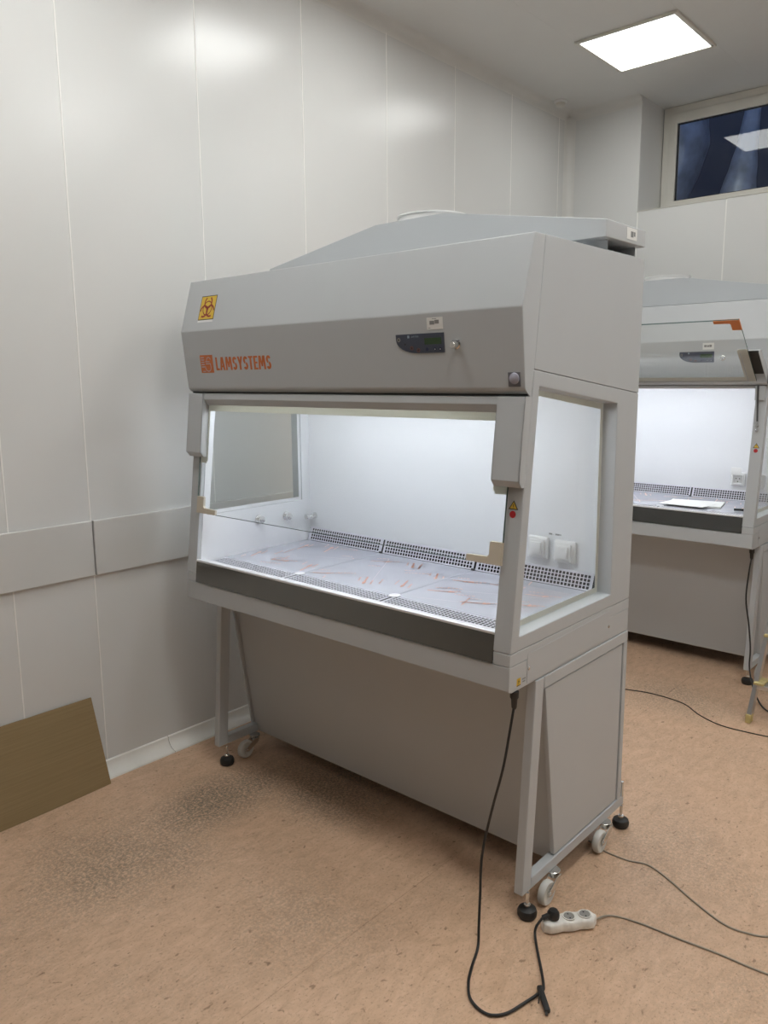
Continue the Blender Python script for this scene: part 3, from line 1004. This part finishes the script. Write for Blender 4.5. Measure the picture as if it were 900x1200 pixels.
    dp.polys('warning_mark', [rect(-0.0315, -0.0295, 0.0078, 0.017), rect(-0.0315, -0.0295, 0.0042, 0.0062)], 'print', root, 0.0014)
    dp.polys('red_dot_sticker', [circ(-0.031, -0.014, 0.0105)], 'red', root, 0.0010)
    dc = Decal((0.0003, -0.40, 0.80), (0, 1, 0), (0, 0, 1), O)
    if near:
        dc.polys('shock_sticker', [rect(0.030, 0.052, 0.003, 0.027)], 'yellow', root, 0.0006)
        dc.polys('shock_mark', [[(0.043, 0.025), (0.037, 0.016), (0.041, 0.016), (0.037, 0.007), (0.046, 0.018), (0.042, 0.018)], rect(0.031, 0.051, 0.0035, 0.006)], 'print', root, 0.0010)
        dc.polys('inlet_print', [rect(0.060, 0.080, 0.016, 0.020), rect(0.062, 0.078, 0.008, 0.012)], 'greyprint', root, 0.0006)
    # control panel on the hood's lower front face
    vB = Vector((0, P2[0] - P3[0], P2[1] - P3[1]))
    dB = Decal((0, P3[0], P3[1]), (1, 0, 0), vB, O)
    kz = vB.length / (P2[1] - P3[1])
    zz = lambda z: (z - P3[1]) * kz
    outl = [(-0.271, zz(1.839)), (-0.458, zz(1.839)), (-0.458, zz(1.822))]
    for t in range(1, 8):
        a = math.radians(90 * t / 8)
        outl.append((-0.458 + 0.085 * (1 - math.cos(a)), zz(1.822) - 0.041 * math.sin(a)))
    outl += [(-0.373, zz(1.781)), (-0.271, zz(1.781))]
    cp = dB.polys('control_panel', [outl[::-1]], 'panelblue', root, 0.0004, 0.0015)
    dB.polys('display', [rect(-0.345, -0.281, zz(1.806), zz(1.825))], 'lcd', cp, 0.0024)
    dB.polys('panel_emblem', [rect(-0.411, -0.403, zz(1.827), zz(1.835))], 'lightblue', cp, 0.0024)
    if near:
        dB.text('panel_lettering', 'LAMSYSTEMS', -0.396, -0.367, zz(1.828), zz(1.8335), 'lightblue', cp, 0.0024)
    btn = [(-0.446, 1.823, 'greyprint'), (-0.421, 1.809, 'panelblue'), (-0.396, 1.797, 'buttonred'), (-0.370, 1.790, 'buttonred')]
    for bx, bz, mt in btn:
        dB.polys('button', [circ(bx, zz(bz), 0.0065, 14)], mt, cp, 0.0022, 0.0008)
        dB.polys('button_mark', [circ(bx, zz(bz), 0.003, 10)], 'print', cp, 0.0034)
    for bx in (-0.336, -0.306, -0.286):
        dB.polys('button', [circ(bx, zz(1.792), 0.0055, 14)], 'buttonblue', cp, 0.0022, 0.0008)
    for bx in (-0.306, -0.286):
        dB.polys('button_mark', [[(bx - 0.002, zz(1.790)), (bx + 0.002, zz(1.790)), (bx, zz(1.794))]], 'paper', cp, 0.0034)
    st = dB.polys('inventory_sticker', [rect(-0.333, -0.273, zz(1.849), zz(1.884))], 'paper', root, 0.0004, 0.0004)
    if near:
        dB.polys('sticker_print', [rect(-0.322, -0.304, zz(1.863), zz(1.874)), rect(-0.303, -0.287, zz(1.865), zz(1.876)), rect(-0.312, -0.296, zz(1.879), zz(1.8805)), rect(-0.328, -0.320, zz(1.853), zz(1.8545))], 'greyprint', root, 0.0012)
    else:
        dB.polys('sticker_print', [rect(-0.325, -0.311, zz(1.862), zz(1.873)), rect(-0.309, -0.298, zz(1.862), zz(1.872)), rect(-0.297, -0.285, zz(1.862), zz(1.874))], 'greyprint', root, 0.0012)
    c0 = dB.p(-0.226, zz(1.803))
    lk = MB().lathe([(0, 0), (0.014, 0), (0.014, 0.004), (0.0105, 0.006), (0.0105, 0.022), (0.0085, 0.025), (0, 0.025)], c0, dB.n, 20)
    lk.build('key_switch', 'chrome', root, True)
    if near:
        kp = dB.p(-0.238, zz(1.812), 0.003)
        k2 = dB.p(-0.216, zz(1.812), 0.003)
        MB().bar(kp, k2, 0.006, 0.006, dB.n).build('switch_bracket', 'lensbox', root)
        # light sensor in the lower right corner
        s_ = dB.polys('sensor_plate', [rect(-0.053, -0.014, zz(1.680), zz(1.720))], 'lensbox', root, 0.0004, 0.003)
        MB().lathe([(0, 0), (0.0165, 0), (0.015, 0.003), (0.008, 0.006), (0, 0.007)], dB.p(-0.0325, zz(1.703), 0.0035), dB.n, 20).build('sensor_lens', 'lens', s_, True)
        # logo: orange emblem and lettering
        em = dB.polys('emblem', [rect(-1.493, -1.411, zz(1.734), zz(1.803))], 'logo', root, 0.0006)
        ex0, ez0 = -1.493, zz(1.734)
        bars = [rect(ex0 + 0.006, ex0 + 0.026, ez0 + z, ez0 + z + 0.0035) for z in (0.022, 0.031, 0.040, 0.049, 0.058)]
        bars += ring(ex0 + 0.048, ez0 + 0.024, 0.0165, 0.0195, 170, 395, 14)
        bars += ring(ex0 + 0.055, ez0 + 0.047, 0.012, 0.0145, 20, 200, 10)
        bars += [rect(ex0 + 0.034, ex0 + 0.066, ez0 + 0.034, ez0 + 0.037), rect(ex0 + 0.032, ex0 + 0.060, ez0 + 0.042, ez0 + 0.0445), rect(ex0 + 0.010, ex0 + 0.030, ez0 + 0.005, ez0 + 0.0075)]
        dB.polys('emblem_lines', bars, 'paint', root, 0.0010)
        block_letters(dB, 'lettering', 'LAMSYSTEMS', -1.395, -1.064, zz(1.743), zz(1.793), 'logo', root, 0.0006)
        # biohazard sticker on the upper front face
        vA = Vector((0, P1[0] - P2[0], P1[1] - P2[1]))
        dA = Decal((-1.447, P2[0], P2[1]), (1, 0, 0), vA, O)
        dA.polys('biohazard_sticker', [rect(-0.050, 0.050, 0.043, 0.141)], 'print', root, 0.0006)
        dA.polys('biohazard_field', [rect(-0.047, 0.047, 0.046, 0.138)], 'yellow', root, 0.0010)
        dA.polys('sticker_backing', [rect(-0.050, 0.048, 0.034, 0.0425)], 'paper', root, 0.0006)
        S = []
        cy_ = 0.090
        K = 1.55
        for a in (90, 210, 330):
            ca, sa = math.cos(math.radians(a)), math.sin(math.radians(a))
            for rg in ring(0.0150 * ca * K, 0.0150 * sa * K, 0.0120 * K, 0.0165 * K, a + 32, a + 328, 18):
                S.append([(p, cy_ + q) for p, q in rg])
        S += ring(0, cy_, 0.0165 * K, 0.0195 * K, 0, 360, 24)
        S.append(circ(0, cy_, 0.005 * K, 12))
        dA.polys('biohazard_symbol', S, 'sred', root, 0.0014)
    # sash
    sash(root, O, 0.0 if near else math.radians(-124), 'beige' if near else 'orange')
    if not near:
        # gas strut and bolts seen on the post with the sash raised
        y0, z0 = yf(1.50), 1.50
        mb().bar((-0.035, yf(1.46) - 0.012, 1.46), (-0.045, yf(1.66) - 0.03, 1.66), 0.007, 0.007).build('gas_strut', 'seam', root)
        mb().bar((-0.035, yf(1.44) - 0.012, 1.44), (-0.036, yf(1.47) - 0.013, 1.47), 0.010, 0.010).build('strut_end', 'chrome', root)
        for z in (1.445, 1.422):
            mb().cyl((-0.035, yf(z), z), (0, -1, 0), 0.008, 0.012, 10, 0.001).build('bolt', 'chrome', root)
        mb().box(-0.06, -0.012, yf(1.62) - 0.022, yf(1.62) - 0.001, 1.58, 1.655, 0.002, 1).build('hinge_block', 'paint', root)
    return root

def stand(ox, oy, label, near):
    O = Vector((-0.8, 0, 0))
    root = thing('cabinet_stand', O + Vector((ox, oy, 0)), label, 'stand', 'cabinet stands')
    mb = lambda: MB(O)
    t = 0.032
    zb0, zb1, zt0, zt1 = 0.086, 0.124, 0.748, 0.788
    yb = 0.418
    for side in (0, 1):
        SR, SL_ = 0.003, -1.598
        x0, x1 = ((SR - t, SR), (SL_, SL_ + t))[side]
        mb().prism_x([(-0.260, zt1), (-0.210, zt1), (-0.262, zb0), (-0.312, zb0)], x0, x1, 0.003).build('front_leg', 'paint', root)
        mb().box(x0, x1, -0.2085, D - 0.002, zt0, zt1, 0.002, 1).build('top_rail', 'paint', root)
        mb().prism_x([(-0.2585, zb1), (-0.2615, zb0), (yb, zb0), (yb, zb1)], x0, x1, 0.002, 1).build('bottom_rail', 'paint', root)
        mb().box(x0, x1, D - 0.030, D - 0.002, zb1 + 0.0005, zt0 - 0.0005, 0.002, 1).build('rear_post', 'paint', root)
        px0, px1 = ((SR - 0.020, SR - 0.004), (SL_ + 0.004, SL_ + 0.016))[side]
        mb().prism_x([(-0.196, zt0 - 0.005), (0.357, zt0 - 0.005), (0.357, zb1 + 0.004), (-0.106, zb1 + 0.004)], px0, px1, 0.003).build('side_panel', 'paint', root)
        # levelling feet
        xc = (x0 + x1) / 2
        for y in (-0.280, 0.402):
            xf = xc + ((0.016 if side == 0 else 0.030) if near else 0.002)
            f = mb()
            f.lathe([(0, 0.0), (0.026, 0.0), (0.031, 0.008), (0.032, 0.020), (0.028, 0.030), (0.016, 0.036), (0, 0.037)], (xf, y, 0), (0, 0, 1), 22)
            fo = f.build('levelling_foot', 'black', root, True)
            mb().cyl((xf, y, 0.037), (0, 0, 1), 0.011, 0.010, 12, 0.002).build('foot_nut', 'chrome', fo)
            mb().cyl((xf, y, 0.047), (0, 0, 1), 0.0055, 0.0385, 10).build('foot_screw', 'chrome', fo)
            if y > 0:
                mb().cyl((xf, y, zb1 + 0.0005), (0, 0, 1), 0.0055, 0.06, 10).build('foot_screw', 'chrome', fo)
        # castors just inside the bottom rail
        for y in (-0.185, 0.195):
            r = 0.041
            xm = xc + (0.030 if side == 0 else 0.044)
            w_ = mb()
            w_.lathe([(0, 0.006), (0.014, 0.006), (0.016, 0.002), (0.026, 0.002), (0.029, 0.0), (r - 0.004, 0.0), (r, 0.006), (r, 0.018), (r - 0.004, 0.024),
                      (0.029, 0.024), (0.026, 0.022), (0.016, 0.022), (0.014, 0.018), (0, 0.018)], (xm - 0.012, y, r), (1, 0, 0), 32)
            wo = w_.build('castor_wheel', 'nylon', root, True)
            for dx in (-0.0165, 0.0135):
                mb().prism_x([(y - 0.007, r - 0.008), (y + 0.007, r - 0.010), (y + 0.060, 0.058), (y + 0.068, 0.070), (y + 0.068, 0.080), (y + 0.040, 0.080), (y - 0.006, r + 0.008)], xm + dx, xm + dx + 0.003, 0.0006, 1).build('castor_fork', 'chrome', wo)
            mb().cyl((xm - 0.019, y, r), (1, 0, 0), 0.0055, 0.038, 10, 0.001).build('axle', 'chrome', wo)
            mb().cyl((xm - 0.012, y + 0.066, 0.062), (0, 0, 1), 0.019, 0.012, 18, 0.002).build('swivel', 'chrome', wo)
            mb().cyl((xm - 0.014, y + 0.066, 0.0742), (0, 0, 1), 0.025, 0.0115, 18, 0.002).build('castor_plate', 'chrome', wo)
    # inclined knee panel and rear panel, cross rails
    mb().prism_x([(-0.186, 0.786), (-0.181, 0.786), (-0.081, 0.088), (-0.086, 0.088)], SL_ + 0.0165, SR - 0.0205, 0.001, 1).build('knee_panel', 'paint', root)
    mb().box(SL_ + t + 0.001, SR - t - 0.001, D - 0.02, D - 0.012, 0.10, 0.786, 0.001, 1).build('rear_panel', 'paint', root)
    for y0 in (-0.16, D - 0.06):
        mb().box(SL_ + t + 0.001, SR - t - 0.001, y0, y0 + 0.03, 0.745, 0.785).build('cross_rail', 'paint', root)
    return root

stand(0, 0, 'grey steel stand on castors under the near cabinet', True)
cabinet(0, 0, 'large grey biosafety cabinet in front, sash lowered, orange lettering on its hood', True)
FX, FY = -0.072, 2.49
stand(FX, FY, 'grey steel stand under the far cabinet beside the stepladder', False)
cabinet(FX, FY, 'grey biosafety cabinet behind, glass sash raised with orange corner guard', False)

# ================================================================== SMALL THINGS
# cardboard sheet leaning on the left wall
def cardboard():
    y1, y0 = -0.716, -2.0
    h = 0.372
    th = 0.006
    bx, tx = XW + 0.098, XW + 0.012
    cb = MB()
    nx, nz = 14, 4
    def P(i, j, side):
        v = j / nz
        u = i / nx
        y = y1 + (y0 - y1) * u - 0.018 * (v)
        bow = 0.016 * math.sin(math.pi * min(1.0, u * 1.6)) * (1 - v)
        x = bx + (tx - bx) * v + bow
        z = v * h + 0.0
        return (x - side * th * 0.97, y, z - side * 0.001 + 0.0012)
    vs = {}
    for s in (0, 1):
        for i in range(nx + 1):
            for j in range(nz + 1):
                vs[s, i, j] = cb.bm.verts.new(P(i, j, s))
    for s in (0, 1):
        for i in range(nx):
            for j in range(nz):
                cb.bm.faces.new((vs[s, i, j], vs[s, i + 1, j], vs[s, i + 1, j + 1], vs[s, i, j + 1]))
    loop = [(i, 0) for i in range(nx)] + [(nx, j) for j in range(nz)] + [(i, nz) for i in range(nx, 0, -1)] + [(0, j) for j in range(nz, 0, -1)]
    for k in range(len(loop)):
        a, b = loop[k], loop[(k + 1) % len(loop)]
        cb.bm.faces.new((vs[0, a[0], a[1]], vs[0, b[0], b[1]], vs[1, b[0], b[1]], vs[1, a[0], a[1]]))
    o = cb.build('cardboard_sheet', 'card')
    tag(o, 'brown cardboard sheet leaning against the bottom of the left wall', 'cardboard')
cardboard()

# extension socket with three outlets
sp = Vector((0.130, -0.238, 0))
ang = math.atan2(0.135, 0.108)
strip = thing('power_strip', sp, 'white three-outlet extension socket on the floor by the near castor', 'power strip')
strip.rotation_euler = (0, 0, ang)
def strip_body():
    mb = MB()
    n, k = 24, 40
    rings = []
    for i in range(k + 1):
        t = i / k
        x = -0.088 + 0.176 * t
        lobes = 0.5 + 0.5 * abs(math.sin(math.pi * (t * 3.0 + 0.0)))
        wdt = 0.019 + 0.0095 * lobes
        e = min(t, 1 - t) * k
        endf = min(1.0, 0.62 + 0.38 * (e / 3.0)) if e < 3 else 1.0
        if t > 0.9:
            endf *= 1 - 0.55 * ((t - 0.9) / 0.1)
        wdt *= endf
        hh = 0.038 * (0.75 + 0.25 * endf)
        ring_ = []
        for j in range(n):
            a = 2 * math.pi * j / n
            c, s = math.cos(a), math.sin(a)
            y = wdt * math.copysign(abs(c) ** 0.6, c)
            z = hh / 2 + hh / 2 * math.copysign(abs(s) ** 0.45, s)
            ring_.append(mb.bm.verts.new((x, y, z + 0.001)))
        rings.append(ring_)
    for p, q in zip(rings, rings[1:]):
        for j in range(n):
            mb.bm.faces.new((p[j], p[(j + 1) % n], q[(j + 1) % n], q[j]))
    mb.bm.faces.new(rings[0][::-1])
    mb.bm.faces.new(rings[-1])
    return mb.build('housing', 'dirtyplastic', strip, True, 60)
strip_body()
for k in range(3):
    x = -0.054 + 0.052 * k
    if k:
        MB().lathe([(0.0205, 0.0390), (0.0205, 0.0420), (0.0175, 0.0420), (0.0170, 0.0400), (0, 0.0400)], (x, 0, 0), (0, 0, 1), 22).build('outlet_rim', 'dirtyplastic', strip, True)
        MB().lathe([(0, 0.0402), (0.0165, 0.0402), (0.0165, 0.0406), (0, 0.0406)], (x, 0, 0), (0, 0, 1), 20).build('outlet_well', 'socketdark', strip)
        for dy in (-0.0095, 0.0095):
            MB().cyl((x, dy, 0.0407), (0, 0, 1), 0.0026, 0.0006, 8).build('outlet_hole', 'print', strip)
# black power cord of the near cabinet
plug_w = Matrix.Translation(sp) @ Matrix.Rotation(ang, 4, 'Z')
plug_c = plug_w @ Vector((-0.054, 0, 0.0425))
cord = thing('black_cord', (0.03, -0.64, 0), 'black power cord hanging from the near cabinet and looping on the floor', 'cord')
co = Vector((0.03, -0.64, 0))
pts = [(-0.006, -0.372, 0.735), (-0.007, -0.392, 0.66), (-0.010, -0.418, 0.56), (-0.038, -0.432, 0.42), (-0.060, -0.447, 0.275), (-0.058, -0.458, 0.145),
       (-0.045, -0.482, 0.055), (-0.0324, -0.5039, 0.006), (0.0004, -0.5818, 0.006), (0.0292, -0.6395, 0.006), (0.0708, -0.6858, 0.006), (0.1296, -0.6974, 0.006), (0.1680, -0.6640, 0.006), (0.1878, -0.5961, 0.006), (0.2022, -0.5340, 0.008),
       (0.1987, -0.5141, 0.012), (0.1575, -0.4575, 0.008), (0.1144, -0.4036, 0.008), (0.0751, -0.3524, 0.012)]
lead = Vector((0.0774, -0.3147, 0.05))
pts += [(0.0702, -0.3373, 0.03), tuple(lead)]
MB(co).tube(pts, 0.0042, 8, 6).build('cable', 'black', cord, True, 60)
MB(co).lathe([(0, 0), (0.0135, 0), (0.0135, 0.018), (0.010, 0.024), (0.008, 0.050), (0.005, 0.056), (0, 0.056)], (-0.006, -0.370, 0.7885), (0, 0.0, -1), 14).build('inlet_connector', 'black', cord, True)
pl = MB(co)
pl.lathe([(0, 0), (0.0185, 0), (0.0195, 0.010), (0.0185, 0.018), (0.013, 0.026), (0, 0.028)], plug_c, (0, 0, 1), 18)
pl.build('plug', 'black', cord, True)
MB(co).bar(plug_c + Vector((0, 0, 0.014)), lead, 0.013, 0.014, (0, 0, 1), 0.003).build('plug_strain_relief', 'black', cord, True)
a1, a2 = Vector((0.1901, -0.5227, 0.01)), Vector((0.2542, -0.5872, 0.01))
MB(co).bar(a1, a2, 0.017, 0.014, (0, 0, 1), 0.005).build('cable_clip', 'black', cord, True)
MB(co).tube([(0.1914, -0.5205, 0.012), (0.2118, -0.5602, 0.02), (0.2166, -0.5721, 0.004)], 0.0018, 6, 5).build('tie_end', 'black', cord, True)
MB(co).tube([(0.2242, -0.5535, 0.012), (0.2454, -0.5809, 0.011), (0.2553, -0.5957, 0.006)], 0.0038, 8, 5).build('tie_end', 'black', cord, True)

# floor cords
def floor_cord(label, path, r, mat, first=None):
    p = ([first] if first else []) + list(path)
    p0 = Vector(p[len(p) // 2])
    p0.z = 0
    o = MB(p0).tube(p, r, 8, 8).build('floor_cord', mat, None, True, 60)
    o.location = p0
    return tag(o, label, 'cord')
tail = plug_w @ Vector((0.088, 0, 0.016))
floor_cord('grey-brown cord running from the extension socket to the right edge', [(0.2062, -0.1046, 0.003), (0.2913, -0.0784, 0.003), (0.4090, -0.0675, 0.003), (0.5191, -0.0537, 0.003), (0.6143, -0.0486, 0.003), (0.6921, -0.0379, 0.003), (0.8877, -0.0031, 0.003)], 0.0030, 'cordgrey', tuple(tail))
floor_cord('grey-brown cord on the floor coming from behind the rear castor', [(-0.0414, 0.2296, 0.0029), (0.0309, 0.2071, 0.0029), (0.1186, 0.2081, 0.0029), (0.1884, 0.2289, 0.0029), (0.2788, 0.1933, 0.0029), (0.3871, 0.1346, 0.0029), (0.4967, 0.0894, 0.0029), (0.5816, 0.1021, 0.0029), (0.6562, 0.1420, 0.0029), (0.8731, 0.1940, 0.0029)], 0.0029, 'cordgrey')
floor_cord('thin dark cord lying on the floor between the two cabinets', [(-0.7492, 1.6177, 0.003), (-0.5539, 1.6872, 0.003), (-0.4227, 1.7207, 0.003), (-0.2522, 1.7012, 0.003), (-0.1299, 1.6090, 0.003), (-0.0068, 1.5565, 0.003), (0.1314, 1.5624, 0.003), (0.2763, 1.5907, 0.003), (0.5444, 1.6723, 0.003)], 0.0030, 'cordbrown')

# far cabinet: paper sheets and small dark pen on its work top, black cord
def sheet(name, corners, z, label, th=0.0012):
    c = Vector((sum(a for a, b in corners) / 4, sum(b for a, b in corners) / 4, z))
    mb = MB(c)
    q = [(a, b, z) for a, b in corners] + [(a, b, z + th) for a, b in corners]
    mb.hull(q, [(3, 2, 1, 0), (4, 5, 6, 7), (0, 1, 5, 4), (1, 2, 6, 5), (2, 3, 7, 6), (3, 0, 4, 7)])
    o = mb.build(name, 'paper')
    o.location = c
    return tag(o, label, 'paper', 'papers in the far cabinet')
zt = ZT + 0.002
sheet('paper_sheet', [(-0.62, 2.27), (-0.33, 2.33), (-0.37, 2.53), (-0.66, 2.47)], zt, 'white printed paper stack lying on the far cabinet work top', 0.010)
sheet('paper_sheet', [(-0.66, 2.245), (-0.40, 2.235), (-0.38, 2.42), (-0.64, 2.43)], zt + 0.0105, 'loose white paper on top of the far cabinet paper stack', 0.0012)
pn = thing('marker_pen', (-0.20, 2.30, zt), 'small dark pen on the far cabinet work top near the post', 'pen')
MB().cyl((-0.045, 0.0, 0.008), (1, 0.35, 0), 0.007, 0.07, 10, 0.001).build('barrel', 'black', pn, True)
MB().cyl((0.0215, 0.02325, 0.008), (1, 0.35, 0), 0.0078, 0.03, 10, 0.001).build('cap', 'seam', pn, True)
fc = thing('black_cord', (-0.05, 2.10, 0), 'black power cord hanging from the far cabinet behind the stepladder', 'cord')
fo = Vector((-0.05, 2.10, 0))
MB(fo).tube([(-0.082, 2.12, 0.74), (-0.083, 2.095, 0.66), (-0.082, 2.075, 0.52), (-0.050, 2.050, 0.38), (-0.032, 2.040, 0.26), (-0.028, 2.03, 0.17), (0.000, 1.99, 0.10),
             (0.040, 1.94, 0.05), (0.09, 1.89, 0.015), (0.15, 1.86, 0.006), (0.3, 1.8, 0.006), (0.5, 1.82, 0.006)], 0.0042, 8, 6).build('cable', 'black', fc, True, 60)
MB(fo).lathe([(0, 0), (0.0135, 0), (0.0135, 0.018), (0.010, 0.024), (0.008, 0.050), (0.005, 0.056), (0, 0.056)], (-0.082, 2.12, 0.7885), (0, 0, -1), 14).build('inlet_connector', 'black', fc, True)

# aluminium stepladder, mostly outside the right edge
lad = thing('stepladder', (0.30, 1.95, 0), 'aluminium stepladder with yellow plastic joints at the right edge', 'ladder')
lo = Vector((0.30, 1.95, 0))
x_l, x_r = 0.082, 0.50
for x, dx in ((x_l, 0.06), (x_r, -0.06)):
    MB(lo).bar((x, 1.70, 0.03), (x + dx, 2.05, 1.15), 0.022, 0.045, (0, 1, 0), 0.003).build('front_rail', 'alu', lad)
    MB(lo).bar((x, 2.62, 0.03), (x + dx, 2.11, 1.15), 0.020, 0.035, (0, 1, 0), 0.003).build('rear_rail', 'alu', lad)
    for y in (1.695, 2.625):
        MB(lo).box(x - 0.0125, x + 0.0125, y - 0.025, y + 0.025, 0.0, 0.045, 0.004).build('ladder_foot', 'tape', lad)
for k, z in enumerate((0.20, 0.43, 0.67, 0.91)):
    f = (z - 0.03) / 1.12
    y = 1.70 + 0.35 * f
    xa, xb = x_l + 0.06 * f + 0.012, x_r - 0.06 * f - 0.012
    tr = MB(lo)
    tr.box(xa, xb, y - 0.04, y + 0.05, z - 0.030, z - 0.006, 0.003)
    to = tr.build('tread', 'alu', lad)
    for x in (xa, xb - 0.03):
        MB(lo).box(x - 0.018, x + 0.03, y - 0.046, y + 0.05, z - 0.006, z + 0.006, 0.002).build('tread_joint', 'tape', to)
MB(lo).box(0.11, 0.47, 2.02, 2.15, 1.15, 1.185, 0.005).build('top_platform', 'alu', lad)
